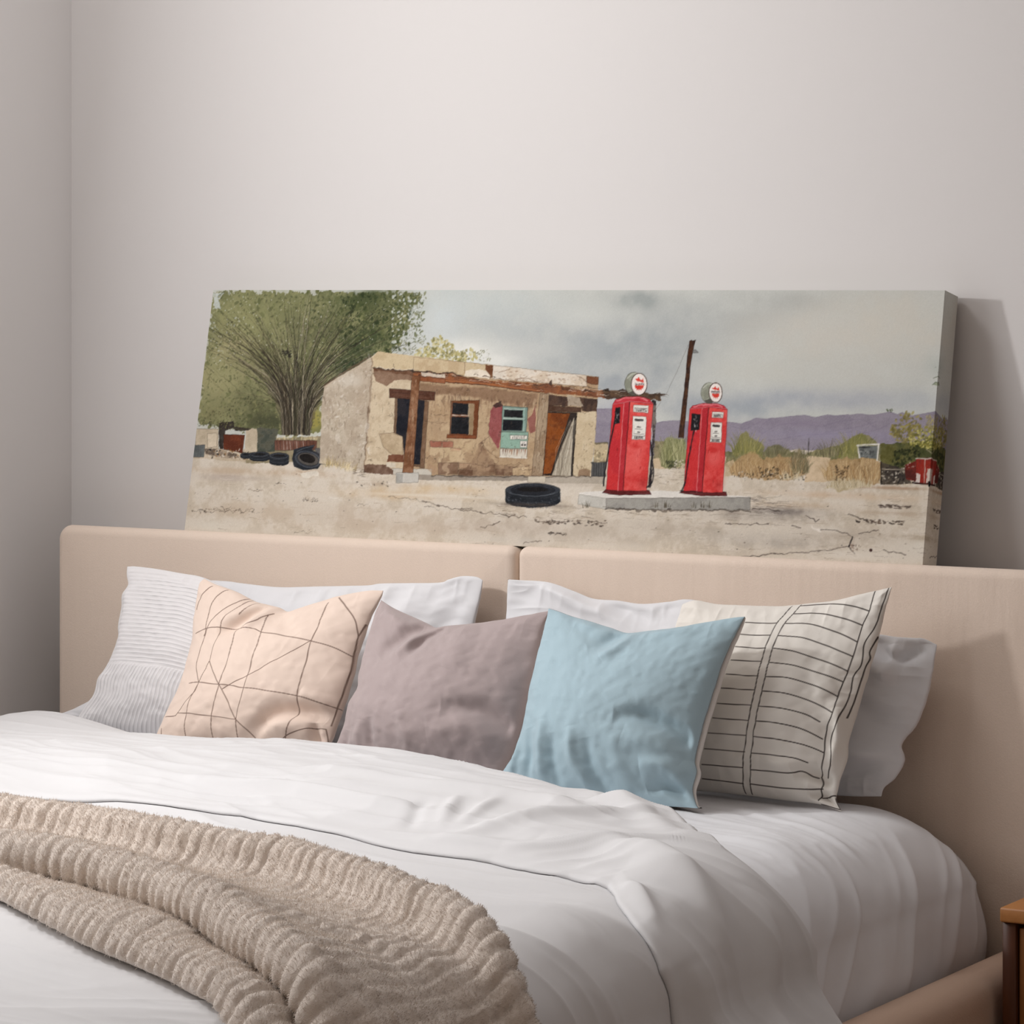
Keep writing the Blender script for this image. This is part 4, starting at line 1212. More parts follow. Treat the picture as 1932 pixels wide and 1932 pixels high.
    # scrub beyond the building and pumps
    E.poly([(1315, 1145), (1420, 1150), (1420, 1285), (1310, 1290)], (150, 136, 108), a2, .9, .5, .07, c2=(196, 178, 142)); E.line([(1325, 1150), (1420, 1158)], (70, 66, 50), a2, 5, .7, False, 1)
    E.dabs(60, [(1320, 1200), (1420, 1200), (1420, 1290), (1312, 1290)], [(222, 206, 170), (120, 104, 80), (190, 170, 132)], a2, (1.5, 4.5), .5, .7)
    E.poly([(740, 1240), (860, 1230), (860, 1420), (730, 1430)], (120, 112, 86), a3, .95, .6, .08, c2=(150, 138, 108))
    E.poly([(735, 1420), (830, 1400), (1060, 1440), (1060, 1520), (730, 1520)], (206, 184, 154), a3, .95, .5, .06)
    E.poly([(825, 1480), (830, 1300), (860, 1190), (930, 1200), (1000, 1230), (1060, 1200), (1062, 1480), (960, 1515), (860, 1510)], (146, 148, 106), a3, .9, 1.4, .06, blur=2, c2=(122, 126, 86))
    for cx, w, hh in ((900, 160, 340), (980, 160, 320), (1030, 120, 300), (860, 90, 260)):
        E.tuft(cx, 1500, w, hh, 70, [(150, 150, 106), (170, 168, 124), (124, 126, 84), (96, 98, 66), (188, 184, 146)], a3, .45, 2.2, .75)
    E.dabs(70, [(860, 1440), (980, 1440), (970, 1515), (870, 1510)], [(52, 54, 40), (70, 72, 52)], a3, (2, 4.5), .5, .7); E.dabs(50, [(940, 1440), (1060, 1430), (1050, 1515), (950, 1520)], [(222, 214, 196), (130, 124, 104)], a3, (1.5, 4), .6, .7)
    E.scrub(36, [(740, 1530), (1040, 1700)], [(98, 84, 70), (140, 122, 104), (226, 216, 200)], a3, (20, 90), (.8, 2), .6)
    # right-hand scrub
    E.poly([(60, 1095), (600, 1110), (820, 1050), (950, 985), (1010, 1000), (1090, 1060), (1090, 1160), (60, 1200)], (112, 112, 78), a4, .9, 1.2, .07, c2=(140, 134, 96))
    E.poly([(1090, 1050), (1540, 1020), (1530, 1200), (1090, 1210)], (102, 100, 58), a4, .95, .8, .07, c2=(72, 76, 44))
    E.poly([(600, 1130), (760, 1140), (740, 1300), (590, 1300)], (204, 182, 152), a4, .95, .5, .05)
    E.poly([(60, 1180), (120, 1150), (130, 1260), (60, 1265)], (196, 176, 146), a4, .9, .5, .06)
    for pts, c, c2 in [([(110, 1120), (140, 1030), (190, 960), (250, 1020), (320, 1050), (330, 1130)], (138, 134, 88), (116, 116, 74)),
                       ([(310, 1130), (340, 1070), (420, 1055), (480, 1090), (500, 1150), (340, 1160)], (128, 124, 92), (106, 104, 76)),
                       ([(100, 1200), (170, 1130), (230, 1105), (330, 1150), (430, 1130), (520, 1140), (600, 1190), (590, 1260), (480, 1290), (340, 1285), (180, 1275), (90, 1240)], (182, 152, 112), (152, 124, 88)),
                       ([(490, 1120), (560, 1095), (600, 1150), (620, 1230), (560, 1260), (500, 1200)], (140, 126, 98), (118, 106, 82)),
                       ([(715, 1230), (760, 1150), (850, 1140), (930, 1150), (1010, 1135), (1090, 1180), (1090, 1310), (980, 1325), (800, 1310), (740, 1290)], (184, 156, 116), (150, 122, 84)),
                       ([(790, 1140), (850, 1060), (930, 985), (1000, 1000), (1030, 1060), (960, 1060), (950, 1140)], (140, 138, 84), (120, 120, 74)),
                       ([(720, 1340), (800, 1290), (880, 1270), (960, 1300), (1030, 1330), (900, 1355), (800, 1360)], (206, 192, 162), (176, 160, 128)),
                       ([(450, 1280), (490, 1240), (560, 1250), (560, 1285)], (208, 190, 156), (180, 160, 126))]:
        E.poly(pts, c, a4, .9, 1.6, .06, blur=2, c2=c2)
    for cx, cy, w, hh, n, cs in [(200, 1120, 170, 150, 90, 0), (390, 1140, 150, 90, 60, 1), (600, 1140, 160, 80, 46, 1), (920, 1120, 230, 150, 110, 0), (760, 1140, 160, 110, 60, 1), (560, 1150, 110, 60, 40, 1),
                                 (180, 1260, 150, 150, 90, 2), (330, 1270, 230, 140, 130, 2), (480, 1270, 200, 150, 110, 2), (560, 1250, 120, 130, 60, 1), (830, 1290, 220, 150, 120, 2), (960, 1300, 240, 170, 150, 2), (1040, 1310, 110, 160, 60, 2),
                                 (500, 1290, 150, 70, 60, 3), (830, 1345, 200, 80, 70, 3), (950, 1340, 160, 80, 60, 3), (1240, 1320, 110, 60, 40, 3)]:
        E.tuft(cx, cy, w, hh, n, [[(150, 144, 84), (124, 122, 72), (172, 164, 104), (98, 100, 60)], [(104, 100, 74), (130, 122, 94), (86, 82, 62), (160, 150, 118)],
                                  [(178, 146, 104), (200, 172, 128), (150, 118, 80), (214, 192, 152), (120, 96, 68)], [(206, 194, 166), (180, 164, 132), (224, 214, 192), (140, 126, 100)]][cs], a4, .65, 1.5, .75)
    E.dabs(150, [(110, 1230), (600, 1240), (600, 1290), (110, 1280)], [(52, 46, 40), (70, 62, 52), (214, 206, 192), (96, 82, 64)], a4, (1.2, 3.6), .5, .75)
    E.dabs(60, [(280, 1200), (430, 1200), (400, 1275), (300, 1275)], [(44, 38, 32), (66, 54, 42)], a4, (1.5, 4.5), .5, .7); E.dabs(60, [(760, 1190), (880, 1190), (860, 1290), (790, 1290)], [(60, 48, 36), (84, 66, 48)], a4, (1.5, 4.5), .5, .6)
    E.line([(615, 1015), (612, 1120)], (46, 42, 40), a4, 2, .85); E.line([(755, 1070), (752, 1140)], (60, 54, 50), a4, 1.4, .7)
    # shed, olive trees, red wagon
    E.poly([(945, 1065), (1072, 1065), (1065, 1150), (950, 1140)], (118, 122, 120), a4, 1, .25, .06, c2=(90, 94, 92))
    for pts in [[(935, 1060), (1080, 1052)], [(1078, 1052), (1068, 1160)], [(940, 1062), (950, 1140)]]: E.line(pts, (222, 219, 212), a4, 4, .95)
    E.line([(948, 1075), (1020, 1072)], (40, 38, 38), a4, 3, .8); E.dabs(26, [(955, 1090), (1060, 1090), (1055, 1140), (955, 1135)], [(160, 162, 158), (60, 62, 62)], a4, (1.5, 4), .6, .7)
    E.dabs(240, [(1150, 960), (1210, 840), (1290, 830), (1360, 880), (1350, 1000), (1250, 1050), (1160, 1010)], [(124, 114, 64), (140, 130, 74), (100, 94, 54), (160, 150, 88)], a4, (2, 6), .6, .7, where=lambda p: 0.35 + 0.65 * (p[1] > 920))
    E.dabs(300, [(1270, 1010), (1380, 930), (1530, 930), (1540, 1080), (1420, 1090), (1280, 1060)], [(150, 142, 70), (178, 170, 96), (120, 116, 56), (200, 192, 122), (96, 96, 48)], a4, (2, 5.5), .6, .75)
    E.dabs(160, [(1390, 860), (1500, 860), (1490, 960), (1400, 960)], [(150, 140, 84), (176, 166, 110), (128, 118, 110)], a4, (1.5, 4.5), .5, .6)
    E.dabs(140, [(1180, 1100), (1330, 1060), (1400, 1110), (1320, 1140), (1230, 1200), (1160, 1190)], [(34, 38, 24), (48, 52, 32), (70, 74, 42)], a4, (2, 6), .6, .75); E.poly([(1430, 1110), (1540, 1080), (1535, 1165), (1470, 1140)], (32, 34, 24), a4, .9, .8)
    E.line([(1395, 1085), (1440, 1120), (1455, 1130)], (170, 160, 130), a4, 2, .8); E.line([(1500, 1080), (1462, 1118), (1455, 1130)], (170, 160, 130), a4, 2, .8)
    E.dabs(24, [(1130, 820), (1170, 820), (1165, 840), (1135, 840)], [(70, 80, 50)], a4, (1.2, 3), .5, .8)
    E.poly([(1095, 1170), (1200, 1200), (1255, 1215), (1290, 1310), (1090, 1320)], (88, 80, 70), a4, .95, .6, .1, c2=(54, 48, 44)); E.line([(1100, 1215), (1250, 1220)], (196, 186, 166), a4, 2.5, .8); E.line([(1092, 1170), (1096, 1310)], (40, 34, 30), a4, 4, .85)
    E.dabs(60, [(1100, 1220), (1260, 1230), (1270, 1310), (1100, 1310)], [(34, 32, 32), (150, 140, 124), (206, 198, 182)], a4, (1.5, 4.5), .5, .75)
    E.poly([(1250, 1190), (1330, 1160), (1330, 1300), (1255, 1280)], (116, 46, 40), a4, 1, .4, .06, c2=(84, 38, 34)); E.dabs(14, [(1250, 1180), (1330, 1160), (1330, 1200), (1250, 1210)], [(190, 176, 164)], a4, (1.5, 3.5), .5, .7)
    E.poly([(1325, 1148), (1450, 1140), (1534, 1162), (1520, 1330), (1322, 1312)], (152, 50, 40), a4, 1, .3, .05, edge=(60, 34, 30), c2=(126, 42, 36))
    E.line([(1325, 1146), (1400, 1150), (1450, 1138), (1532, 1162)], (206, 198, 188), a4, 3, .9); E.line([(1385, 1150), (1380, 1310)], (206, 196, 186), a4, 2.6, .8); E.line([(1490, 1156), (1484, 1310)], (200, 190, 180), a4, 2, .7)
    E.poly([(1398, 1210), (1478, 1206), (1472, 1310), (1394, 1308)], (206, 198, 188), a4, .95, .8, .05, c2=(170, 110, 100)); E.poly([(1330, 1240), (1355, 1250), (1352, 1300), (1325, 1300)], (214, 208, 200), a4, .9, .8); E.poly([(1500, 1240), (1520, 1250), (1512, 1310), (1494, 1310)], (214, 208, 200), a4, .85, .8)
    E.line([(1300, 1305), (1420, 1316), (1518, 1336)], (40, 32, 30), a4, 4.5, .85); E.poly([(1405, 1295), (1455, 1295), (1455, 1330), (1405, 1330)], (26, 24, 26), a4, .95, .4)
    # odd little flourish near the right edge
    for pts in [[(1440, 615), (1470, 605), (1485, 612), (1500, 604), (1530, 622)], [(1434, 660), (1455, 642), (1480, 650), (1505, 642), (1520, 660)], [(1482, 650), (1478, 678), (1468, 684)], [(1486, 650), (1490, 678), (1500, 682)]]:
        E.line(pts, (74, 84, 62), a4, 2, .75)
    E.dabs(8, [(1440, 530), (1530, 530), (1530, 600), (1440, 590)], [(60, 66, 54)], a4, (1.2, 2), .8, .8); E.poly([(1438, 660), (1456, 644), (1476, 652), (1470, 668)], (128, 136, 108), a4, .7, .3); E.poly([(1492, 652), (1508, 644), (1522, 660), (1500, 668)], (128, 136, 108), a4, .7, .3)
    # ---------------- pole and wire
    E.line([(1095, 235), (990, 480), (865, 745)], (112, 108, 106), a3, 1.1, .75); E.line([(810, 830), (760, 905)], (120, 116, 114), a3, 1.1, .6)
    E.poly([(1108, 195), (1128, 185), (1140, 195), (1168, 185), (1140, 300), (1120, 420), (1085, 760), (1045, 1205), (988, 1200), (1015, 980), (1050, 700), (1088, 320)], (82, 54, 40), a3, 1, .25, .05, edge=(36, 28, 26), c2=(58, 40, 34))
    for k in range(20):
        t = rs.rand()
        E.line([(1108 - 80 * t + rs.normal(0, 8), 300 + 800 * t), (1104 - 84 * t, 380 + 800 * t)], [(132, 88, 54), (40, 32, 28)][rs.randint(2)], a3, 1.6, .65, True)
    E.poly([(1140, 295), (1165, 290), (1198, 316), (1160, 322), (1138, 318)], (128, 128, 126), a3, .9, .3, .04, edge=(60, 58, 58))
    # ---------------- island slab
    E.poly([(-40, 1770), (300, 1745), (1000, 1755), (1742, 1812), (1738, 1822), (240, 1834), (-40, 1795)], (224, 219, 212), a3, 1, .25, .02)
    E.poly([(-40, 1790), (242, 1832), (236, 1945), (-60, 1890)], (198, 195, 187), a3, 1, .3, .03, edge=(120, 114, 106))
    E.poly([(242, 1832), (1738, 1818), (1736, 1950), (234, 1945)], (166, 163, 156), a3, 1, .25, .03, edge=(96, 90, 84), c2=(150, 147, 141))
    E.line([(242, 1832), (1738, 1818)], (120, 114, 108), a3, 1.6, .8); E.line([(232, 1946), (900, 1950), (1740, 1952)], (70, 62, 56), a3, 4, .7, False, 1.2)
    E.line([(820, 1826), (818, 1946)], (120, 114, 106), a3, 1.4, .6)
    for cx in (20, 40, 760, 860, 880, 1140, 1240, 1320): E.tuft(cx, 1930, 60, 80, 10, [(70, 64, 54), (96, 88, 74)], a3, .4, 1.3, .7)
    E.wash(1480, 955, 70, 10, (112, 106, 104), .6, G, .8); E.scrub(40, [(1412, 928), (1470, 962)], [(66, 60, 58), (90, 82, 76)], G, (10, 50), (.8, 2), .6, .05)
    E.scrub(40, [(1060, 945), (1400, 975)], [(84, 72, 62), (112, 98, 84)], G, (8, 36), (.8, 2), .6)

    # ---------------- the two pumps
    def pump(left, strip, front, cap, base, body, face, sign, plate, nozzle, hose, seed):
        E.poly(base, (96, 42, 42), a3, 1, .2, .04, edge=(42, 24, 26))
        E.poly(left, (204, 58, 60), a3, 1, .15, .03, edge=(92, 26, 32), c2=(190, 50, 56))
        E.poly(strip, (178, 46, 54), a3, 1, .15, .03)
        E.poly(front, (212, 70, 68), a3, 1, .15, .03, edge=(86, 26, 30), c2=(222, 92, 88))
        f = np.array(front, float)
        mid = lambda u, v: tuple((f[0] * (1 - u) + f[1] * u) * (1 - v) + (f[3] * (1 - u) + f[2] * u) * v)
        E.wash(*mid(.5, .58), 60, 90, (228, 116, 112), .5, a3, .8); E.wash(*mid(.35, .50), 50, 30, (186, 36, 36), .6, a3, .9); E.wash(*mid(.45, .86), 80, 60, (188, 38, 38), .7, a3, .9); E.wash(*mid(.8, .92), 40, 60, (150, 40, 40), .5, a3, .8)
        E.wash(*mid(.8, .3), 24, 160, (190, 46, 48), .5, a3)
        for k in range(16):
            p = mid(rs.rand(), .45 + .5 * rs.rand())
            E.line([p, (p[0] + rs.normal(0, 8), p[1] + 20 + 50 * rs.rand())], [(150, 30, 34), (236, 150, 144), (120, 36, 36)][rs.randint(3)], a3, 1.3, .55, True, .8)
        L = np.array(left, float)
        for k in range(16):
            u, v = rs.rand(), .3 + .65 * rs.rand()
            p = (L[0] * (1 - u) + L[1] * u) * (1 - v) + (L[3] * (1 - u) + L[2] * u) * v
            E.line([p, (p[0] + rs.normal(0, 6), p[1] + 20 + 60 * rs.rand())], [(150, 34, 40), (230, 120, 116), (110, 34, 36)][rs.randint(3)], a3, 1.4, .5, True, .6)
        E.line([strip[0], strip[3]], (232, 150, 150), a3, 2.2, .75); E.line([strip[1], strip[2]], (64, 24, 28), a3, 2.2, .8)
        E.poly(cap, (190, 56, 66), a3, 1, .15, .03, edge=(84, 26, 32))
        c = np.array(cap, float)
        E.line([c[1] + [14, 10], c[2] + [10, 12], c[3] + [0, 14], c[4] + [-20, 14]], (236, 160, 162), a3, 4, .6, False, .6)
        E.line([cap[0], (left[1][0], left[1][1] - 4), (front[0][0], front[0][1] - 2), (front[1][0], front[1][1] - 6)], (232, 150, 150), a3, 1.6, .7)
        th_ = np.linspace(0, 2 * np.pi, 44)
        el = lambda cx, cy, rx, ry: [(cx + rx * math.cos(t), cy + ry * math.sin(t)) for t in th_]
        E.poly(el(*body), (160, 164, 148), a3, 1, .15, .04, edge=(62, 60, 54), c2=(136, 138, 124))
        bx, by, brx, bry = body
        E.poly([(bx + brx * math.cos(t), by + bry * math.sin(t)) for t in np.linspace(.3, 2.3, 16)], (64, 58, 54), a3, .7, .3)
        E.line([(bx - brx * .7, by - bry * .5), (bx - brx * .2, by - bry * .86), (bx + brx * .3, by - bry * .9)], (214, 216, 206), a3, 4, .6)
        E.poly(el(face[0], face[1], face[2] + 9, face[3] + 9), (84, 70, 64), a3, 1, .1, .03)
        E.poly(el(*face), (236, 226, 220), a3, 1, .1, .015)
        fx, fy, frx, fry = face
        pt = lambda u, v: (fx + frx * u, fy + fry * v)
        E.poly([pt(-.62, .10), pt(.62, .10), pt(.5, .45), pt(.36, .40), pt(.3, .62), pt(.12, .45), pt(0, .66), pt(-.12, .46), pt(-.3, .6), pt(-.36, .4), pt(-.52, .42)], (206, 62, 52), a3, 1, .3, .03)
        E.poly([pt(-.55, -.52), pt(-.2, -.5), pt(-.08, -.72), pt(.1, -.5), pt(.35, -.42), pt(.5, -.62), pt(.6, -.3), pt(.72, -.2), pt(.4, -.22), pt(.1, -.3), pt(-.2, -.28), pt(-.4, -.38)], (206, 62, 52), a3, 1, .4, .03)
        for k in range(9):
            u = -.6 + 1.25 * k / 8
            E.line([pt(u, -.16 + .03 * (k % 3)), pt(u + .05, .04)], (72, 58, 60), a3, 1.6, .8, False, .8)
        E.line([pt(-.62, -.05), pt(.0, -.1), pt(.66, -.12)], (72, 58, 60), a3, 1.4, .7, False, .8)
        E.poly(sign, (226, 222, 214), a3, 1, .12, .02, edge=(96, 60, 58))
        s = np.array(sign, float)
        sp = lambda u, v: tuple((s[0] * (1 - u) + s[1] * u) * (1 - v) + (s[3] * (1 - u) + s[2] * u) * v)
        E.line([sp(.1, .42), sp(.9, .40)], (60, 54, 54), a3, 1.4, .8); E.line([sp(.1, .42), sp(.1, .85), sp(.9, .85), sp(.9, .42)], (90, 84, 82), a3, 1.2, .7)
        for k in range(8): E.line([sp(.18 + .085 * k, .58), sp(.2 + .085 * k + .03 * (k % 2), .78)], (52, 46, 48), a3, 2.2, .85, False, .7)
        E.poly(plate, (228, 225, 217), a3, 1, .12, .02, edge=(92, 54, 54))
        s2 = np.array(plate, float)
        pp = lambda u, v: tuple((s2[0] * (1 - u) + s2[1] * u) * (1 - v) + (s2[3] * (1 - u) + s2[2] * u) * v)
        E.line([pp(.22, .15), pp(.74, .17)], (38, 36, 38), a3, 6, .9, False, .5)
        for u0, u1, v, w in ((.38, .58, .46, 3.2), (.22, .72, .55, 1.4), (.40, .56, .68, 3.2), (.12, .88, .76, 1.3), (.05, .95, .84, 1.4)): E.line([pp(u0, v), pp(u1, v)], (70, 64, 64), a3, w, .8)
        for k in range(9): E.line([pp(.18 + .075 * k, .88), pp(.18 + .075 * k + .02 * (k % 3), .96)], (40, 36, 38), a3, 2.0, .85)
        for k in range(5): E.line([pp(.1, .40 + .08 * k), pp(.14, .40 + .08 * k)], (90, 84, 84), a3, 1.2, .6)
        E.poly(nozzle, (32, 30, 33), a3, 1, .4, .03, edge=(92, 40, 42))
        nn = np.array(nozzle, float).mean(0)
        for k in range(9):
            q = nn + [rs.normal(0, 16), rs.normal(0, 40)]
            E.line([q, q + [rs.normal(0, 10), 24]], (206, 202, 200) if k % 2 else (110, 106, 108), a3, 2.2, .85, True, .8)
        E.line(hose, (34, 31, 34), a3, 4.2, .95, False, .15, True)

    E.poly([(715, 810), (762, 822), (752, 1100), (735, 1300), (705, 1720), (672, 1720), (720, 1200)], (54, 50, 52), a3, 1, .5, .06, c2=(120, 112, 106))
    E.line([(560, 765), (700, 720), (890, 765), (790, 815)], (70, 56, 46), a3, 4, .0)
    pump([(306, 852), (422, 842), (362, 1752), (238, 1738)], [(422, 836), (486, 826), (414, 1752), (360, 1752)], [(486, 826), (728, 852), (660, 1752), (414, 1752)],
         [(306, 852), (335, 805), (440, 775), (580, 770), (690, 800), (730, 852), (486, 826), (420, 838)], [(240, 1735), (690, 1745), (708, 1788), (500, 1794), (330, 1796), (200, 1770)],
         (530, 642, 100, 122), (582, 645, 78, 108), [(524, 858), (680, 868), (674, 945), (520, 932)], [(518, 974), (658, 984), (646, 1224), (504, 1216)],
         [(338, 890), (384, 884), (380, 1050), (316, 1064)], [(322, 1062), (292, 1200), (262, 1350), (236, 1500), (216, 1620), (212, 1700)], 1)
    E.line([(700, 1235), (716, 1400), (730, 1550), (716, 1660), (662, 1716)], (34, 31, 34), a3, 4, .95, False, .15, True)
    E.line([(714, 1100), (706, 1240)], (216, 210, 204), a3, 2.4, .8)
    pump([(1108, 902), (1236, 892), (1182, 1766), (1044, 1752)], [(1236, 886), (1306, 880), (1236, 1768), (1180, 1768)], [(1306, 880), (1502, 908), (1452, 1768), (1236, 1768)],
         [(1106, 902), (1138, 866), (1260, 842), (1400, 846), (1466, 868), (1504, 908), (1306, 880), (1236, 890)], [(1040, 1748), (1490, 1762), (1500, 1804), (1230, 1806), (1000, 1772)],
         (1310, 736, 86, 110), (1377, 732, 64, 98), [(1342, 930), (1464, 936), (1458, 998), (1338, 990)], [(1328, 1040), (1446, 1042), (1436, 1254), (1318, 1246)],
         [(1130, 952), (1220, 956), (1206, 1120), (1118, 1128)], [(1152, 1130), (1118, 1300), (1090, 1450), (1072, 1580), (1056, 1680), (1024, 1754)], 2)
    E.line([(1010, 1752), (1240, 1766)], (30, 26, 28), a3, 3, .8)
    # ---------------- foreground tyre, cracks, twigs
    tyre(870, 1492, 200, 50, 78, a2)
    for k in range(40):
        t = .1 + rs.rand() * 2.9
        x = 870 + 200 * math.cos(t); y = 1492 + 50 * math.sin(t) + 12 + 70 * rs.rand()
        E.line([(x, y), (x + 8, y + 8)], [(84, 90, 98), (22, 23, 26), (110, 116, 124)][rs.randint(3)], a2, 1.6, .7)
    E.wash(860, 1600, 230, 22, (84, 74, 68), .5, a2, .9)
    E.scrub(36, [(600, 1590), (1100, 1700)], [(80, 68, 58), (110, 94, 80), (140, 120, 102)], a2, (20, 120), (.8, 2.4), .6, .06)
    for pts in [[(60, 1570), (250, 1625), (420, 1630)], [(330, 1635), (560, 1660), (820, 1690)], [(480, 1770), (640, 1725)], [(880, 1715), (1000, 1730), (1130, 1725)], [(1290, 1722), (1400, 1735)], [(990, 1808), (1120, 1812)], [(800, 1875), (930, 1868)]]:
        E.line(pts, (74, 62, 54), a2, 2.2, .7, False, 1.2)
    E.dabs(60, [(880, 1700), (1420, 1715), (1400, 1760), (900, 1740)], [(60, 52, 48), (96, 82, 72)], a2, (2, 6), .4, .75, (-.3, .4)); E.dabs(20, [(980, 1800), (1130, 1800), (1130, 1820), (980, 1820)], [(50, 46, 44)], a2, (2, 6), .3, .8, (-.1, .1))
    for pts in [[(80, 1640), (250, 1650), (340, 1640), (520, 1650), (620, 1640)], [(250, 1625), (330, 1650), (370, 1605)], [(300, 1610), (350, 1650)], [(420, 1655), (540, 1630)], [(900, 1550), (960, 1575), (1010, 1565)], [(1300, 1605), (1370, 1600)], [(530, 1490), (600, 1495)], [(830, 1800), (980, 1800)], [(1780, 1615), (1900, 1630)], [(700, 1445), (770, 1448)], [(1520, 1540), (1700, 1560), (1900, 1610)]]:
        E.line(pts, (70, 60, 52), a1, 1.6, .7, True, 1.4)
    E.dabs(46, [(100, 1620), (620, 1625), (620, 1660), (100, 1660)], [(70, 60, 52), (110, 92, 78)], a1, (1.5, 4), .4, .7); E.dabs(26, [(890, 1545), (1010, 1550), (1000, 1580), (900, 1575)], [(60, 52, 46)], a1, (1.5, 4), .4, .75)
    E.dabs(22, [(1280, 1425), (1540, 1430), (1530, 1465), (1290, 1460)], [(60, 52, 46), (226, 220, 210)], a1, (1.5, 5), .4, .75)
    for pts in [[(690, 1615), (790, 1625), (860, 1640), (905, 1665), (892, 1695), (878, 1728), (920, 1772)], [(880, 1730), (700, 1758), (500, 1770), (300, 1786), (100, 1812)], [(60, 1580), (180, 1580), (350, 1578)], [(1080, 1455), (1180, 1462), (1285, 1470)],
                [(1400, 1468), (1512, 1482)], [(600, 1525), (640, 1545), (660, 1570), (680, 1548)], [(500, 1590), (560, 1602)], [(1110, 1755), (1260, 1785)], [(240, 1475), (420, 1490)], [(950, 1640), (1080, 1622)], [(880, 1520), (1000, 1552)]]:
        E.line(pts, (62, 52, 48), a4, 1.9, .8, False, .8)
    E.line([(904, 1664), (892, 1698), (880, 1726)], (40, 34, 34), a4, 3.4, .9); E.dab(E.P([(1026, 1752)], a4)[0], 4.4, 4.2, 0, (66, 44, 42), .95)
    E.dabs(80, [(980, 1545), (1250, 1560), (1240, 1585), (990, 1570)], [(88, 70, 58), (60, 50, 46)], a4, (1.5, 5), .4, .75, (-.2, .3)); E.dabs(26, [(1080, 1450), (1290, 1455), (1280, 1478), (1090, 1472)], [(76, 64, 58)], a4, (3, 8), .3, .75, (-.1, .15))
    E.poly([(620, 1600), (690, 1610), (700, 1630), (650, 1625)], (230, 222, 212), a4, .8, 1.2); E.dabs(30, [(880, 1710), (960, 1720), (950, 1750), (900, 1755)], [(150, 130, 116), (110, 96, 86)], a4, (1.5, 4.5), .5, .6)
    E.poly([(920, 1545), (960, 1555), (950, 1568), (925, 1562)], (54, 46, 44), a4, .9, .8)
    # pen work over the washes
    for k in range(340):
        x = 20 + 1310 * rs.rand(); y = 620 + 760 * rs.rand() + x * .05
        if y > 1380: continue
        v_ = rs.rand() < .6
        L_ = 8 + 30 * rs.rand()
        E.line([(x, y), (x + (rs.normal(0, 4) if v_ else L_), y + (L_ if v_ else rs.normal(0, 4)))], [(52, 42, 36), (74, 58, 48), (96, 78, 64)][rs.randint(3)], a2, 1.0 + 1.0 * rs.rand(), .55, True, 1.4)
    for k in range(150):
        x = 1040 + 880 * rs.rand(); y = 560 + 760 * rs.rand()
        if x < 1395 and (y < 1395 - 0.62 * (x - 700) * 0 - (x - 1050) * .6 * 0 and y < 740 - (x - 1050) * .6): continue
        v_ = rs.rand() < .7
        L_ = 8 + 34 * rs.rand()
        E.line([(x, y), (x + (rs.normal(0, 4) if v_ else L_), y + (L_ if v_ else rs.normal(0, 4)))], [(70, 58, 48), (96, 82, 68), (120, 102, 86)][rs.randint(3)], a1, 1.0 + 1.2 * rs.rand(), .55, True, 1.4)
    # paper tooth, slight overall softening
    E.im += (0.010 * E.n3)[..., None]
    im = np.clip(E.im, 0, 1)
    small = im.reshape(nv, K, nx, K, 3).mean((1, 3))[::-1]
    small = np.transpose(small, (1, 0, 2))
    side = small[::-1][1:nsd * 2 + 1:2][:nsd]
    return np.concatenate([small, side], 0)

# ------------------------------------------------------------------ canvas print leaning on the headboard
def build_canvas():
    W, H, T = 1.394, 0.4265, 0.050
    a = math.atan2(0.085, 0.418)
    x0 = -0.680
    zb = 0.9485
    yb = -0.141
    up = np.array([0, math.sin(a), math.cos(a)]); bk = np.array([0, math.cos(a), -math.sin(a)])
    org = np.array([x0, yb, zb])
    nx, nv, nsd = 1060, 330, 26
    us = np.r_[np.linspace(0, W, nx), np.full(nsd, W)]
    ds = np.r_[np.zeros(nx), np.linspace(0, T, nsd + 1)[1:]]
    vs = np.linspace(0, H, nv)
    P = org + us[:, None, None] * np.array([1, 0, 0]) + vs[None, :, None] * up + ds[:, None, None] * bk
    img = paint_picture(nx, nv, nsd)
    V = P.reshape(-1, 3)
    F = grid_faces(nx + nsd, nv)
    me = mesh_np('canvas_print', V, F, True, srgb_arr(img))
    m, nt, b = mat_base('painted_canvas', 0.9, 0.1)
    at = nt.nodes.new('ShaderNodeAttribute'); at.attribute_name = 'Col'
    nt.links.new(at.outputs['Color'], b.inputs['Base Color'])
    add_bump(nt, b, noise_node(nt, obj_coord(nt), 700, 2), 0.15, 0.0006)
    # left, top, bottom edges and the back
    import bmesh
    bm = bmesh.new()
    bmesh.ops.create_cube(bm, size=1)
    e = 0.0006
    for q in bm.verts:
        c = org + np.array([1, 0, 0]) * (W * (q.co.x + 0.5) + (0 if q.co.x < 0 else -e)) + up * (H * (q.co.z + 0.5) + (e if q.co.z < 0 else -e) * 0) + bk * (e + (T - e) * (q.co.y + 0.5))
        q.co = tuple(c)
    bm2 = bpy.data.meshes.new('stretcher')
    bm.to_mesh(bm2); bm.free()
    root = link('canvas_print', me, m)
    tag(root, 'long canvas print of an old desert petrol station leaning on the headboard', 'picture')
    M_EDGE = mat_base('canvas_edge', 0.9, 0.1)[0]
    M_EDGE.node_tree.nodes['Principled BSDF'].inputs['Base Color'].default_value = srgb(206, 205, 196)
    link('stretcher_frame', bm2, M_EDGE, root)


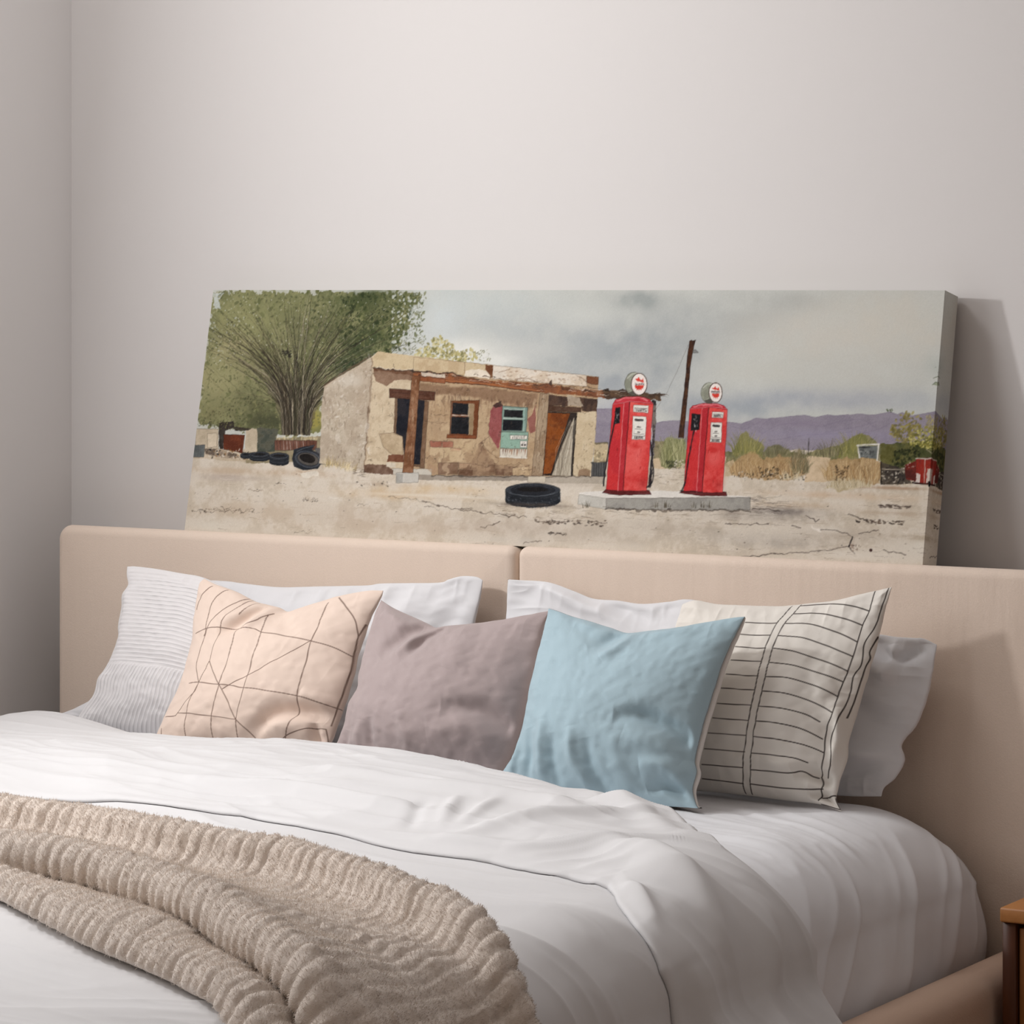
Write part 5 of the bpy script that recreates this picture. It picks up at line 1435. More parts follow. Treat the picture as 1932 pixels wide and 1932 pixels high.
build_canvas()
STRIPE_LINES = [[(0.543,0.989),(0.536,0.936),(0.526,0.892),(0.526,0.823),(0.529,0.754),(0.536,0.680),(0.550,0.597),(0.560,0.522),(0.567,0.447),(0.573,0.369),(0.577,0.294),(0.573,0.216),(0.580,0.135),(0.580,0.067),(0.563,0.009)],
 [(0.584,0.994),(0.577,0.941),(0.563,0.887),(0.560,0.820),(0.563,0.751),(0.573,0.674),(0.587,0.597),(0.594,0.522),(0.600,0.444),(0.607,0.369),(0.611,0.291),(0.607,0.213),(0.617,0.132),(0.614,0.064),(0.594,0.009)],
 [(0.926,0.996),(0.938,0.903),(0.928,0.832),(0.928,0.754),(0.928,0.687),(0.928,0.617),(0.923,0.567),(0.921,0.498),(0.926,0.420),(0.916,0.366),(0.918,0.320),(0.918,0.240),(0.921,0.174),(0.913,0.132)],
 [(0.987,1.000),(0.987,0.908),(0.980,0.817),(0.957,0.744),(0.971,0.654),(0.955,0.597),(0.962,0.522),(0.960,0.457),(0.953,0.366),(0.943,0.333),(0.943,0.291),(0.950,0.237),(0.955,0.174),(0.943,0.137)],
 [(1.000,0.778),(0.985,0.713),(0.994,0.680),(0.987,0.624),(0.987,0.553),(0.985,0.488),(0.980,0.410)],
 [(0.913,0.132),(0.936,0.100),(0.928,0.059),(0.903,0.020)],
 [(1.000,0.009),(1.000,0.057),(1.000,0.074),(0.923,0.040)],
 [(1.000,0.009),(0.908,0.002)],
 [(0.376,0.895),(0.526,0.892)],
 [(0.383,0.826),(0.526,0.823)],
 [(0.386,0.757),(0.532,0.751)],
 [(0.393,0.683),(0.536,0.680)],
 [(0.393,0.607),(0.553,0.600)],
 [(0.389,0.532),(0.560,0.526)],
 [(0.396,0.450),(0.567,0.447)],
 [(0.393,0.373),(0.573,0.369)],
 [(0.386,0.294),(0.573,0.294)],
 [(0.376,0.213),(0.577,0.213)],
 [(0.376,0.132),(0.580,0.135)],
 [(0.376,0.062),(0.580,0.059)],
 [(0.584,0.987),(0.732,0.978),(0.840,0.943),(0.938,0.898)],
 [(0.577,0.941),(0.713,0.928),(0.829,0.882),(0.928,0.832)],
 [(0.567,0.887),(0.696,0.871),(0.817,0.817),(0.928,0.754)],
 [(0.560,0.820),(0.687,0.799),(0.793,0.754),(0.865,0.716),(0.926,0.687)],
 [(0.563,0.751),(0.670,0.729),(0.802,0.677),(0.928,0.617)],
 [(0.573,0.674),(0.700,0.654),(0.826,0.607),(0.923,0.567)],
 [(0.587,0.597),(0.696,0.590),(0.814,0.550),(0.921,0.498)],
 [(0.594,0.522),(0.706,0.512),(0.802,0.481),(0.923,0.423)],
 [(0.600,0.444),(0.713,0.437),(0.808,0.413),(0.882,0.376)],
 [(0.607,0.369),(0.716,0.363),(0.808,0.343),(0.908,0.300)],
 [(0.611,0.291),(0.719,0.287),(0.817,0.271),(0.918,0.240)],
 [(0.611,0.210),(0.709,0.210),(0.799,0.204),(0.863,0.186)],
 [(0.617,0.129),(0.700,0.132),(0.796,0.132),(0.840,0.146),(0.882,0.129),(0.906,0.126)],
 [(0.614,0.062),(0.696,0.062),(0.796,0.062),(0.879,0.067),(0.941,0.084)]]
BEIGE_LINES = [[(0.033,0.815),(0.043,0.885),(0.082,0.978)],
 [(0.155,0.685),(0.136,0.825),(0.142,0.897),(0.155,0.951),(0.168,0.988)],
 [(0.149,0.667),(0.181,0.775),(0.236,0.873),(0.282,0.957),(0.289,1.000)],
 [(0.257,0.525),(0.257,0.652),(0.260,0.764),(0.289,0.858),(0.308,0.938),(0.311,0.998)],
 [(0.348,0.870),(0.360,0.932),(0.360,0.993)],
 [(0.375,0.394),(0.382,0.579),(0.360,0.740),(0.367,0.775),(0.444,0.842),(0.467,0.891),(0.494,0.946)],
 [(0.533,0.198),(0.533,0.398),(0.529,0.591),(0.506,0.802),(0.483,0.897),(0.483,0.918)],
 [(0.068,0.674),(0.149,0.711),(0.257,0.747),(0.352,0.775),(0.510,0.795),(0.663,0.725),(0.805,0.670),(0.903,0.637),(0.993,0.598)],
 [(0.805,0.674),(0.674,0.572),(0.521,0.471),(0.402,0.367)],
 [(0.257,0.525),(0.375,0.394),(0.471,0.286),(0.533,0.198),(0.606,0.133),(0.689,0.054),(0.736,0.017)],
 [(0.136,0.382),(0.222,0.390),(0.375,0.394),(0.533,0.398),(0.681,0.367),(0.822,0.341),(0.927,0.311),(1.000,0.300)],
 [(0.257,0.525),(0.222,0.390),(0.208,0.330),(0.162,0.260),(0.133,0.205),(0.118,0.188),(0.038,0.185)],
 [(0.158,0.696),(0.152,0.595),(0.152,0.494),(0.191,0.428),(0.222,0.390)],
 [(0.771,0.941),(0.799,0.799),(0.805,0.674),(0.809,0.486),(0.819,0.337),(0.825,0.191),(0.809,0.097),(0.802,0.022)],
 [(0.805,0.970),(0.894,0.876),(0.954,0.805),(0.983,0.732),(0.988,0.714)],
 [(0.988,0.714),(0.995,0.602),(0.993,0.440),(0.990,0.319),(0.988,0.201)],
 [(0.998,0.788),(0.988,0.714)],
 [(0.133,0.205),(0.275,0.201),(0.390,0.198),(0.533,0.198)],
 [(0.222,0.390),(0.201,0.297),(0.208,0.201),(0.215,0.124),(0.232,0.065),(0.246,0.017)],
 [(0.375,0.394),(0.379,0.282),(0.382,0.201),(0.390,0.136),(0.402,0.073),(0.428,0.022)],
 [(0.533,0.198),(0.545,0.118),(0.560,0.062),(0.572,0.020)],
 [(0.736,0.017),(0.771,0.068),(0.812,0.115),(0.867,0.146),(0.921,0.175),(0.973,0.178)],
 [(0.689,0.054),(0.812,0.046),(0.909,0.041),(0.995,0.027)],
 [(0.043,0.118),(0.059,0.059),(0.030,0.020)],
 [(0.973,0.178),(0.985,0.142),(1.000,0.100)],
 [(1.000,0.012),(1.000,0.051),(1.000,0.079)]]
# ------------------------------------------------------------------ pillows and cushions
OUT = {
 'blue': dict(o=(0.0000,-0.5000,0.6050), v=(0.0000,0.3742,0.9274), n=(0.0000,-0.9274,0.3742),
  top=[(0.200,0.294),(0.216,0.291),(0.239,0.285),(0.274,0.278),(0.312,0.270),(0.346,0.263),(0.386,0.269),(0.429,0.276),(0.472,0.286),(0.515,0.296),(0.537,0.299)],
  right=[(0.523,0.002),(0.513,0.011),(0.502,0.032),(0.504,0.059),(0.498,0.075),(0.498,0.094),(0.501,0.135),(0.508,0.187),(0.517,0.240),(0.529,0.279),(0.537,0.299)],
  left=[(0.164,0.010),(0.174,0.030),(0.190,0.059),(0.193,0.079),(0.197,0.109),(0.196,0.171),(0.197,0.212),(0.199,0.263),(0.200,0.294)],
  bottom=[(0.164,0.010),(0.259,0.001),(0.335,-0.002),(0.409,-0.002),(0.482,-0.000),(0.523,0.002)],
 ),
 'mauve': dict(o=(0.0000,-0.4800,0.6050), v=(0.0000,0.3657,0.9308), n=(0.0000,-0.9308,0.3657),
  top=[(-0.119,0.289),(-0.089,0.276),(-0.050,0.264),(-0.022,0.255),(-0.003,0.249),(0.017,0.253),(0.066,0.260),(0.125,0.271),(0.192,0.288)],
  right=[(0.162,0.007),(0.166,0.024),(0.176,0.053),(0.181,0.083),(0.185,0.119),(0.188,0.173),(0.187,0.208),(0.186,0.256),(0.192,0.288)],
  left=[(-0.155,0.018),(-0.147,0.043),(-0.140,0.066),(-0.137,0.090),(-0.136,0.117),(-0.126,0.140),(-0.128,0.166),(-0.127,0.207),(-0.125,0.243),(-0.121,0.280),(-0.119,0.289)],
  bottom=[(-0.155,0.018),(-0.085,0.013),(0.010,0.007),(0.086,0.004),(0.162,0.007)],
 ),
 'beige': dict(o=(0.0000,-0.4600,0.6100), v=(0.0000,0.3714,0.9285), n=(0.0000,-0.9285,0.3714),
  top=[(-0.484,0.300),(-0.456,0.291),(-0.413,0.281),(-0.373,0.267),(-0.349,0.263),(-0.322,0.259),(-0.299,0.253),(-0.262,0.267),(-0.217,0.282),(-0.163,0.295),(-0.131,0.298)],
  right=[(-0.178,0.013),(-0.174,0.025),(-0.166,0.053),(-0.162,0.086),(-0.157,0.115),(-0.153,0.159),(-0.154,0.190),(-0.148,0.226),(-0.143,0.258),(-0.133,0.284),(-0.131,0.298)],
  left=[(-0.511,0.006),(-0.503,0.047),(-0.494,0.078),(-0.485,0.104),(-0.480,0.134),(-0.479,0.168),(-0.481,0.205),(-0.488,0.243),(-0.492,0.288),(-0.484,0.300)],
  bottom=[(-0.511,0.006),(-0.390,0.010),(-0.286,0.009),(-0.178,0.013)],
 ),
 'striped': dict(o=(0.0000,-0.3450,0.6000), v=(0.0000,0.2425,0.9701), n=(0.0000,-0.9701,0.2425),
  top=[(0.371,0.292),(0.395,0.299),(0.435,0.295),(0.529,0.297),(0.559,0.300),(0.600,0.306),(0.635,0.312),(0.677,0.324),(0.718,0.335)],
  right=[(0.675,-0.002),(0.664,0.015),(0.665,0.030),(0.667,0.045),(0.671,0.060),(0.675,0.079),(0.674,0.100),(0.681,0.138),(0.687,0.168),(0.695,0.206),(0.702,0.238),(0.707,0.273),(0.713,0.310),(0.718,0.335)],
  left=[(0.318,0.006),(0.332,0.076),(0.346,0.143),(0.357,0.217),(0.367,0.271),(0.371,0.292)],
  bottom=[(0.318,0.006),(0.441,0.010),(0.522,0.009),(0.582,0.007),(0.637,0.006),(0.675,-0.002)],
 ),
 'tuck': dict(o=(0.0000,-0.3600,0.6150), v=(0.0000,0.2918,0.9565), n=(0.0000,-0.9565,0.2918),
  top=[(-0.702,0.292),(-0.684,0.293),(-0.643,0.291),(-0.582,0.285),(-0.537,0.280),(-0.461,0.257),(-0.381,0.235),(-0.305,0.229)],
  right=[(-0.345,0.006),(-0.336,0.068),(-0.326,0.148),(-0.305,0.229)],
  left=[(-0.756,0.014),(-0.737,0.047),(-0.721,0.070),(-0.719,0.096),(-0.710,0.113),(-0.699,0.134),(-0.694,0.168),(-0.696,0.185),(-0.698,0.214),(-0.701,0.242),(-0.693,0.260),(-0.699,0.276),(-0.702,0.292)],
  bottom=[(-0.756,0.014),(-0.674,0.011),(-0.583,0.007),(-0.462,0.007),(-0.345,0.006)],
 ),
 'whiteL': dict(o=(0.0000,-0.2700,0.6100), v=(0.0000,0.2346,0.9721), n=(0.0000,-0.9721,0.2346),
  top=[(-0.685,0.266),(-0.555,0.269),(-0.510,0.267),(-0.434,0.264),(-0.354,0.269),(-0.259,0.275),(-0.225,0.280),(-0.121,0.286),(-0.100,0.292),(-0.075,0.299),(-0.048,0.299),(-0.035,0.294)],
  right=[(-0.033,-0.003),(-0.029,0.074),(-0.039,0.151),(-0.040,0.223),(-0.038,0.248),(-0.035,0.280),(-0.035,0.294)],
  left=[(-0.881,0.012),(-0.814,0.039),(-0.775,0.070),(-0.743,0.145),(-0.709,0.212),(-0.685,0.266)],
  bottom=[(-0.881,0.012),(-0.638,0.002),(-0.311,0.003),(-0.033,-0.003)],
 ),
 'whiteR': dict(o=(0.0000,-0.2600,0.6000), v=(0.0000,0.1961,0.9806), n=(0.0000,-0.9806,0.1961),
  top=[(0.013,0.305),(0.037,0.305),(0.089,0.304),(0.138,0.292),(0.174,0.282),(0.220,0.281),(0.262,0.278),(0.311,0.284),(0.349,0.289),(0.439,0.278),(0.531,0.268),(0.612,0.258),(0.679,0.252),(0.702,0.250),(0.731,0.250),(0.746,0.250),(0.768,0.242)],
  right=[(0.698,0.011),(0.702,0.025),(0.718,0.040),(0.729,0.062),(0.729,0.075),(0.724,0.088),(0.730,0.101),(0.746,0.121),(0.759,0.163),(0.765,0.200),(0.768,0.235),(0.768,0.242)],
  left=[(0.049,0.012),(0.030,0.087),(0.023,0.171),(0.017,0.243),(0.014,0.282),(0.013,0.305)],
  bottom=[(0.049,0.012),(0.281,0.009),(0.466,0.007),(0.630,0.007),(0.698,0.011)],
 ),
}



def pillow_geo(key, n, tf, tb, expo=0.5, eb=0.34, creases=(), wr=0.003, seed=1, shrink_left=0.0, mid=None):
    """front and back sheet of a stuffed cushion from its seam outline; returns grids (n,n,3) and plane coordinates"""
    D = OUT[key]
    o, v, nrm = (np.array(D[k]) for k in ('o', 'v', 'n'))
    lin = np.linspace(0, 1, n)
    lin = 0.72 * lin + 0.28 * (0.5 - 0.5 * np.cos(np.pi * lin))
    T = resample(D['top'], n, lin); B = resample(D['bottom'], n, lin)
    L = resample(D['left'], n, lin); R = resample(D['right'], n, lin)
    U = lin[:, None, None]; V = lin[None, :, None]
    A = ((1 - V) * B[:, None] + V * T[:, None] + (1 - U) * L[None] + U * R[None]
         - ((1 - U) * (1 - V) * B[0] + U * (1 - V) * B[-1] + (1 - U) * V * T[0] + U * V * T[-1]))
    u = lin[:, None] * np.ones((1, n)); w = lin[None, :] * np.ones((n, 1))
    a = 4 * u * (1 - u); b = 4 * w * (1 - w)
    h = (a * b) ** expo * (0.55 + 0.45 * np.sqrt(np.maximum(a * b, 0)))
    h = h * (1.10 - 0.30 * w) / 1.0
    X, Y = A[..., 0], A[..., 1]
    edge = np.minimum(np.minimum(u, 1 - u), np.minimum(w, 1 - w))
    damp = smooth(0.0, 0.05, edge)
    d = wr * 0.8 * fbm(X * 7, Y * 7, seed, 2) * damp + wr * 0.22 * fbm(X * 22, Y * 22, seed + 9, 2) * damp
    # little gathers that run in from the seams
    gx = smooth(0.16, 0.0, np.minimum(u, 1 - u)) * damp
    gy = smooth(0.22, 0.0, np.minimum(w, 1 - w)) * damp
    d += wr * 1.7 * gx * (ridged(Y * 22, X * 5, seed + 1, 2) - 0.4)
    d += wr * 1.7 * gy * (ridged(X * 22, Y * 5, seed + 2, 2) - 0.4)
    d += 1.5 * crease_field(X, Y, creases) * damp
    seamwob = 0.0022 * fbm(u * 13 + w * 9, w * 11 - u * 7, seed + 5, 2)
    base = o + X[..., None] * np.array([1, 0, 0]) + Y[..., None] * v + (seamwob)[..., None] * nrm
    Fp = base + nrm * (tf * h + d)[..., None]
    Bp = base - nrm * (tb * (a * b) ** eb)[..., None]
    if key == 'blue':
        for Q in (Fp, Bp):          # it sits on the sheet
            Q[..., 2] = np.maximum(Q[..., 2], 0.6115)
    return dict(F=Fp, B=Bp, u=u, v=w, X=X, Y=Y, h=h)


def pillow_mesh(name, g, colf=None, colb=None, back_mat=False):
    n = g['u'].shape[0]
    idx = np.arange(n * n).reshape(n, n)
    bidx = idx + n * n
    rim = np.zeros((n, n), bool)
    rim[0] = rim[-1] = True; rim[:, 0] = rim[:, -1] = True
    bidx = np.where(rim, idx, bidx)
    f1 = np.stack([idx[:-1, :-1], idx[1:, :-1], idx[1:, 1:], idx[:-1, 1:]], -1).reshape(-1, 4)
    f2 = np.stack([bidx[:-1, :-1], bidx[:-1, 1:], bidx[1:, 1:], bidx[1:, :-1]], -1).reshape(-1, 4)
    V = np.vstack([g['F'].reshape(-1, 3), g['B'].reshape(-1, 3)])
    used = np.ones(len(V), bool)
    used[n * n:] = ~rim.ravel()
    remap = np.cumsum(used) - 1
    F = remap[np.vstack([f1, f2])]
    C = None
    if colf is not None:
        C = np.vstack([colf.reshape(-1, 3), (colb if colb is not None else colf).reshape(-1, 3)])[used]
    mi = np.r_[np.zeros(len(f1)), np.ones(len(f2))] if back_mat else None
    return mesh_np(name, V[used], F, True, C, mi)


def sheet_mesh(name, S, other):
    """one face of a cushion as a thin closed shell, so that front and back can be two cloths"""
    n = S.shape[0]
    inner = S * 0.97 + other * 0.03
    idx = np.arange(n * n).reshape(n, n)
    rim = np.zeros((n, n), bool)
    rim[0] = rim[-1] = True; rim[:, 0] = rim[:, -1] = True
    b2 = np.where(rim, idx, idx + n * n)
    f1 = np.stack([idx[:-1, :-1], idx[1:, :-1], idx[1:, 1:], idx[:-1, 1:]], -1).reshape(-1, 4)
    f2 = np.stack([b2[:-1, :-1], b2[:-1, 1:], b2[1:, 1:], b2[1:, :-1]], -1).reshape(-1, 4)
    V = np.vstack([S.reshape(-1, 3), inner.reshape(-1, 3)])
    used = np.ones(len(V), bool)
    used[n * n:] = ~rim.ravel()
    remap = np.cumsum(used) - 1
    return mesh_np(name, V[used], remap[np.vstack([f1, f2])])


def seam_tube(g, r=0.0016, off=0.0):
    """piping that follows the seam all the way round"""
    F = g['F']
    ring = np.vstack([F[:, 0], F[-1, 1:], F[::-1, -1][1:], F[0, ::-1][1:-1]])[::3]
    t = np.roll(ring, -1, 0) - np.roll(ring, 1, 0)
    t /= np.linalg.norm(t, axis=1, keepdims=True) + 1e-9
    a = np.cross(t, np.array([0.0, -0.93, 0.36]))
    a /= np.linalg.norm(a, axis=1, keepdims=True) + 1e-9
    b = np.cross(t, a)
    k = 6
    ang = np.arange(k) * 2 * np.pi / k
    V = ring[:, None] + r * (np.cos(ang)[None, :, None] * a[:, None] + np.sin(ang)[None, :, None] * b[:, None])
    m = len(ring)
    i = np.arange(m)[:, None]; j = np.arange(k)[None]
    q = np.stack([i * k + j, ((i + 1) % m) * k + j, ((i + 1) % m) * k + (j + 1) % k, i * k + (j + 1) % k], -1).reshape(-1, 4)
    return mesh_np('piping', V.reshape(-1, 3), q)


def line_cover(X, Y, lines, width):
    """coverage 0..1 of thin drawn lines, in the surface's own coordinates"""
    c = np.zeros_like(X)
    for pts in lines:
        p = resample(np.array(pts, float), max(8, 6 * len(pts)))
        best = np.full(X.shape, 9.0)
        x0, y0 = p.min(0) - 4 * width; x1, y1 = p.max(0) + 4 * width
        k = (X > x0) & (X < x1) & (Y > y0) & (Y < y1)
        if not k.any():
            continue
        xs = X[k]; ys = Y[k]
        bb = np.full(xs.shape, 9.0)
        for i in range(len(p) - 1):
            a = p[i]; dd = p[i + 1] - a
            t = np.clip(((xs - a[0]) * dd[0] + (ys - a[1]) * dd[1]) / (dd @ dd + 1e-12), 0, 1)
            bb = np.minimum(bb, (xs - a[0] - t * dd[0]) ** 2 + (ys - a[1] - t * dd[1]) ** 2)
        cc = np.clip(1.5 - np.sqrt(bb) / width, 0, 1)
        c[k] = np.maximum(c[k], cc)
    return c


def add_pillow(name, g, mat, label, cat, group, piping=None, **kw):
    o = link(name, pillow_mesh(name, g, **kw), mat)
    tag(o, label, cat, group)
    if piping is not None:
        link('piping', seam_tube(g), piping, o)
    return o


N_ = 300
# plain white sleeping pillows at the back
g = pillow_geo('whiteL', 240, 0.050, 0.034, 0.5, creases=[
    ([(-0.12, 0.28), (-0.20, 0.20), (-0.30, 0.16)], 0.02, 0.006), ([(-0.05, 0.26), (-0.10, 0.20), (-0.13, 0.10)], 0.02, -0.006)], wr=0.005, seed=3)
add_pillow('pillow', g, M_SHEET, 'plain white pillow against the headboard behind the beige and mauve cushions', 'pillow', 'sleeping pillows')
g = pillow_geo('whiteR', 300, 0.040, 0.034, 0.5, creases=[
    ([(0.09, 0.30), (0.16, 0.27), (0.24, 0.25)], 0.012, 0.006), ([(0.20, 0.27), (0.30, 0.25)], 0.012, -0.006),
    ([(0.66, 0.25), (0.70, 0.215), (0.765, 0.235)], 0.010, -0.010), ([(0.60, 0.25), (0.68, 0.20), (0.72, 0.19)], 0.014, 0.010),
    ([(0.70, 0.24), (0.705, 0.21), (0.69, 0.18)], 0.009, 0.008),
    ([(0.62, 0.16), (0.68, 0.13), (0.74, 0.12)], 0.018, -0.008), ([(0.60, 0.08), (0.66, 0.07), (0.72, 0.06)], 0.016, 0.008),
    ([(0.62, 0.03), (0.67, 0.05), (0.73, 0.07)], 0.012, -0.007)], wr=0.006, seed=4)
add_pillow('pillow', g, M_SHEET, 'plain white pillow behind the blue and striped ones, its corner out at the right', 'pillow', 'sleeping pillows')

# pin-tucked white pillow, far left
g = pillow_geo('tuck', N_, 0.046, 0.03, 0.5, creases=[([(-0.70, 0.27), (-0.67, 0.20), (-0.665, 0.12)], 0.02, 0.004)], wr=0.003, seed=8)
X, Y, u, v = g['X'], g['Y'], g['u'], g['v']
up = v > 0.42
vv = (v - 0.42) / 0.52
ncell = 21
q1 = vv * ncell + 0.5 * fbm(X * 4, Y * 3, 12, 2)
tri1 = np.abs((q1 % 1) - 0.5)
l1 = np.clip((0.115 - tri1) / 0.05, 0, 1) * ((vv > 0.015) & (vv < 0.98)) * np.clip(smooth(0.10, 0.22, u + 0.10 * vnoise(Y * 130, Y * 0, 14)), 0, 1)
l1 *= 0.55 + 0.45 * vnoise(X * 60, Y * 200, 15)
q2 = u * 46 + 0.55 * fbm(X * 5, Y * 9, 13, 2)
tri2 = np.abs((q2 % 1) - 0.5)
l2 = np.clip((0.16 - tri2) / 0.07, 0, 1) * (v < 0.405) * (0.35 + 0.65 * vnoise(X * 90, Y * 30, 16))
ln = np.where(up, l1 * 0.5, l2 * 0.42)
basec = np.array([0.915, 0.905, 0.91])
dark = np.array([0.60, 0.59, 0.60])
col = basec + (dark - basec) * ln[..., None]
nr = grid_normals(g['F'])
puff = np.where(up, np.abs(np.sin(np.pi * (q1 - 0.0))) * 0.0009, np.abs(np.sin(np.pi * (q2 - 0.0))) * 0.0012)
g['F'] = g['F'] + np.array(OUT['tuck']['n']) * (puff * smooth(0, 0.04, np.minimum(np.minimum(u, 1 - u), np.minimum(v, 1 - v))))[..., None]
add_pillow('pin_tuck_pillow', g, M_PATTERN, 'white pillow with fine pin-tuck lines at the left end of the bed', 'pillow', 'square pillows',
           colf=srgb_arr(col), colb=np.broadcast_to(srgb_arr(basec), col.shape))

# off-white pillow with black ruled lines, far right
g = pillow_geo('striped', 340, 0.060, 0.020, 0.5, creases=[
    ([(0.60, 0.045), (0.63, 0.05), (0.665, 0.03)], 0.010, -0.012), ([(0.55, 0.06), (0.60, 0.055), (0.64, 0.06)], 0.012, 0.006),
    ([(0.62, 0.02), (0.65, 0.015), (0.675, 0.0)], 0.008, -0.010), ([(0.66, 0.15), (0.67, 0.11), (0.66, 0.06)], 0.010, 0.007),
    ([(0.40, 0.29), (0.45, 0.25), (0.52, 0.24)], 0.03, 0.004)], wr=0.004, seed=9)
u, v = g['u'], g['v']
lines = STRIPE_LINES
c1 = line_cover(u, v, lines, 0.0024)
basec = np.array([0.915, 0.895, 0.865]); dark = np.array([0.20, 0.17, 0.16])
col = basec + (dark - basec) * (c1 * 0.95)[..., None]
add_pillow('ruled_pillow', g, M_PATTERN, 'off-white pillow printed with thin black ruled lines, right of the blue cushion', 'pillow', 'square pillows',
           colf=srgb_arr(col), colb=np.broadcast_to(srgb_arr(basec), col.shape))

# three square cushions in front
g = pillow_geo('beige', N_, 0.072, 0.028, 0.5, creases=[
    ([(-0.345, 0.265), (-0.375, 0.235), (-0.415, 0.22)], 0.014, 0.007), ([(-0.33, 0.26), (-0.37, 0.215), (-0.40, 0.195)], 0.010, -0.007),
    ([(-0.31, 0.255), (-0.335, 0.235), (-0.35, 0.205)], 0.010, 0.006), ([(-0.295, 0.25), (-0.28, 0.225), (-0.25, 0.20)], 0.014, -0.004),
    ([(-0.30, 0.035), (-0.25, 0.075), (-0.18, 0.085), (-0.16, 0.075)], 0.012, -0.011), ([(-0.27, 0.045), (-0.23, 0.055), (-0.19, 0.05)], 0.018, 0.007),
    ([(-0.215, 0.11), (-0.185, 0.10), (-0.165, 0.075)], 0.012, 0.006), ([(-0.19, 0.07), (-0.185, 0.045), (-0.17, 0.03)], 0.007, -0.008),
    ([(-0.26, 0.18), (-0.22, 0.165), (-0.18, 0.15)], 0.020, -0.003)], wr=0.0016, seed=21)
u, v = g['u'], g['v']
c1 = line_cover(u, v, BEIGE_LINES, 0.0024)
basec = np.array([0.92, 0.84, 0.785]); dark = np.array([0.42, 0.33, 0.29])
col = basec + (dark - basec) * (c1 * 0.85)[..., None]
add_pillow('scatter_cushion', g, M_PATTERN, 'pale peach cushion with thin brown geometric lines', 'cushion', 'scatter cushions',
           colf=srgb_arr(col), colb=np.broadcast_to(srgb_arr(basec), col.shape))

g = pillow_geo('mauve', N_, 0.074, 0.042, 0.5, creases=[
    ([(0.005, 0.252), (-0.03, 0.235), (-0.06, 0.205), (-0.075, 0.185)], 0.014, -0.008), ([(-0.10, 0.275), (-0.06, 0.25), (-0.02, 0.245)], 0.014, 0.006),
    ([(0.025, 0.25), (0.0, 0.225), (-0.015, 0.19)], 0.008, -0.007), ([(0.012, 0.25), (-0.02, 0.215), (-0.04, 0.19)], 0.009, 0.006),
    ([(0.05, 0.253), (0.07, 0.22), (0.06, 0.17)], 0.02, 0.004),
    ([(0.185, 0.085), (0.13, 0.115), (0.07, 0.11)], 0.014, -0.010), ([(0.17, 0.06), (0.11, 0.08), (0.05, 0.07)], 0.018, 0.006),
    ([(-0.03, 0.012), (-0.055, 0.05), (-0.06, 0.09)], 0.009, -0.006), ([(-0.07, 0.012), (-0.085, 0.05), (-0.08, 0.085)], 0.010, 0.005),
    ([(0.02, 0.01), (0.02, 0.05), (0.0, 0.1)], 0.012, 0.004), ([(-0.12, 0.02), (-0.115, 0.05), (-0.11, 0.07)], 0.009, -0.005)], wr=0.0016, seed=22)
add_pillow('scatter_cushion', g, M_MAUVE, 'plain mauve-grey cushion between the peach and blue cushions', 'cushion', 'scatter cushions')

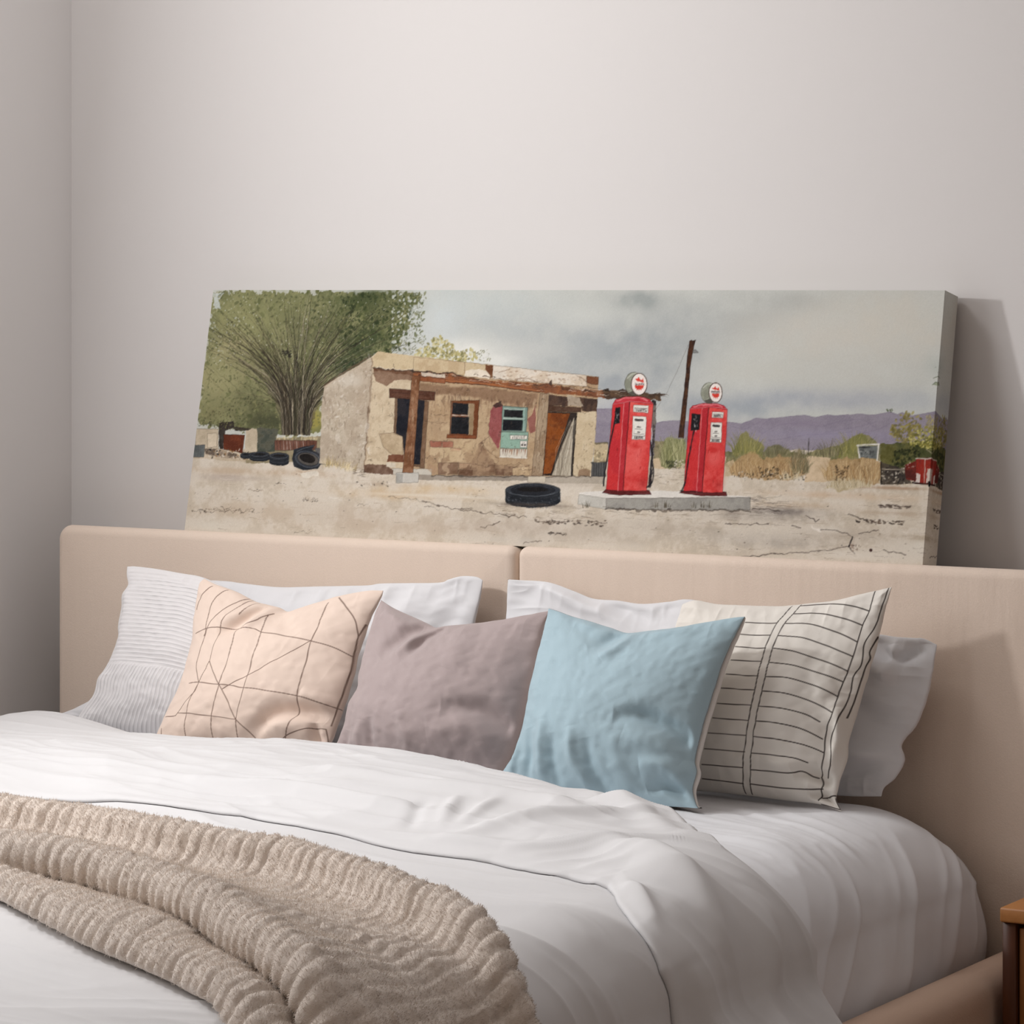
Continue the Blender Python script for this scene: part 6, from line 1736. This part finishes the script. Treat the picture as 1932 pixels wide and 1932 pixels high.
g = pillow_geo('blue', N_, 0.072, 0.054, 0.5, eb=0.27, creases=[
    ([(0.345, 0.268), (0.33, 0.245), (0.30, 0.225)], 0.012, -0.006), ([(0.365, 0.27), (0.36, 0.24), (0.33, 0.21)], 0.010, 0.006),
    ([(0.24, 0.285), (0.29, 0.27), (0.33, 0.265)], 0.010, 0.004), ([(0.46, 0.283), (0.43, 0.27), (0.39, 0.26)], 0.012, 0.004),
    ([(0.505, 0.085), (0.475, 0.11), (0.43, 0.125), (0.38, 0.12)], 0.013, -0.012), ([(0.49, 0.07), (0.45, 0.085), (0.40, 0.09)], 0.018, 0.006),
    ([(0.50, 0.035), (0.465, 0.055), (0.43, 0.05)], 0.012, 0.008), ([(0.505, 0.02), (0.47, 0.03), (0.44, 0.02)], 0.008, -0.007),
    ([(0.20, 0.02), (0.205, 0.06), (0.195, 0.09)], 0.009, 0.006), ([(0.235, 0.015), (0.235, 0.06), (0.225, 0.10)], 0.009, -0.006),
    ([(0.27, 0.012), (0.26, 0.06), (0.255, 0.11)], 0.010, 0.007), ([(0.30, 0.010), (0.285, 0.05), (0.28, 0.09)], 0.009, -0.005),
    ([(0.355, 0.008), (0.325, 0.05), (0.315, 0.10)], 0.010, 0.007), ([(0.385, 0.008), (0.355, 0.045), (0.345, 0.085)], 0.009, -0.006),
    ([(0.42, 0.01), (0.40, 0.05), (0.395, 0.10)], 0.014, 0.004)], wr=0.0016, seed=23)
M_OFFW = cloth('white_cushion_back', srgb(228, 222, 216), 0.02, 600, 0.2)
blue = link('scatter_cushion', sheet_mesh('cushion_front', g['F'], g['B']), M_BLUE)
tag(blue, 'light blue cushion with a white back, rightmost of the three', 'cushion', 'scatter cushions')
bp_ = link('back_panel', sheet_mesh('back_panel', g['B'][::-1], g['F'][::-1]), M_OFFW, blue)
bp_['label'] = 'white back panel'
# ------------------------------------------------------------------ bedside table
ns_ = empty('bedside_table', (1.17, -0.25, 0))
tag(ns_, 'orange-brown wooden bedside table right of the bed, cut by the photo edge', 'bedside table')
link('table_top', box_mesh('table_top', 0.968, 1.40, -0.452, -0.04, 0.482, 0.503, 0.003, 2), M_WOOD, ns_)
link('side_panel', box_mesh('side_panel', 0.970, 0.990, -0.446, -0.045, 0.10, 0.4815, 0.001, 1), M_WOODD, ns_)
link('side_panel', box_mesh('side_panel', 1.378, 1.398, -0.446, -0.045, 0.10, 0.4815, 0.001, 1), M_WOODD, ns_)
link('back_panel', box_mesh('back_panel', 0.991, 1.377, -0.060, -0.046, 0.10, 0.4815), M_WOODD, ns_)
link('bottom_panel', box_mesh('bottom_panel', 0.991, 1.377, -0.436, -0.061, 0.10, 0.118), M_WOODD, ns_)
for z0, z1 in ((0.302, 0.474), (0.124, 0.296)):
    d = link('drawer', box_mesh('drawer', 0.9925, 1.3755, -0.440, -0.080, z0, z1, 0.002, 2), M_WOOD, ns_)
    link('knob', box_mesh('knob', 1.172, 1.196, -0.458, -0.4405, (z0 + z1) / 2 - 0.012, (z0 + z1) / 2 + 0.012, 0.006, 3), M_WOODD, d)
for lx in (0.985, 1.383):
    for ly in (-0.43, -0.06):
        link('leg', box_mesh('leg', lx - 0.014, lx + 0.014, ly - 0.014, ly + 0.014, 0, 0.0995, 0.002, 1), M_WOODD, ns_)
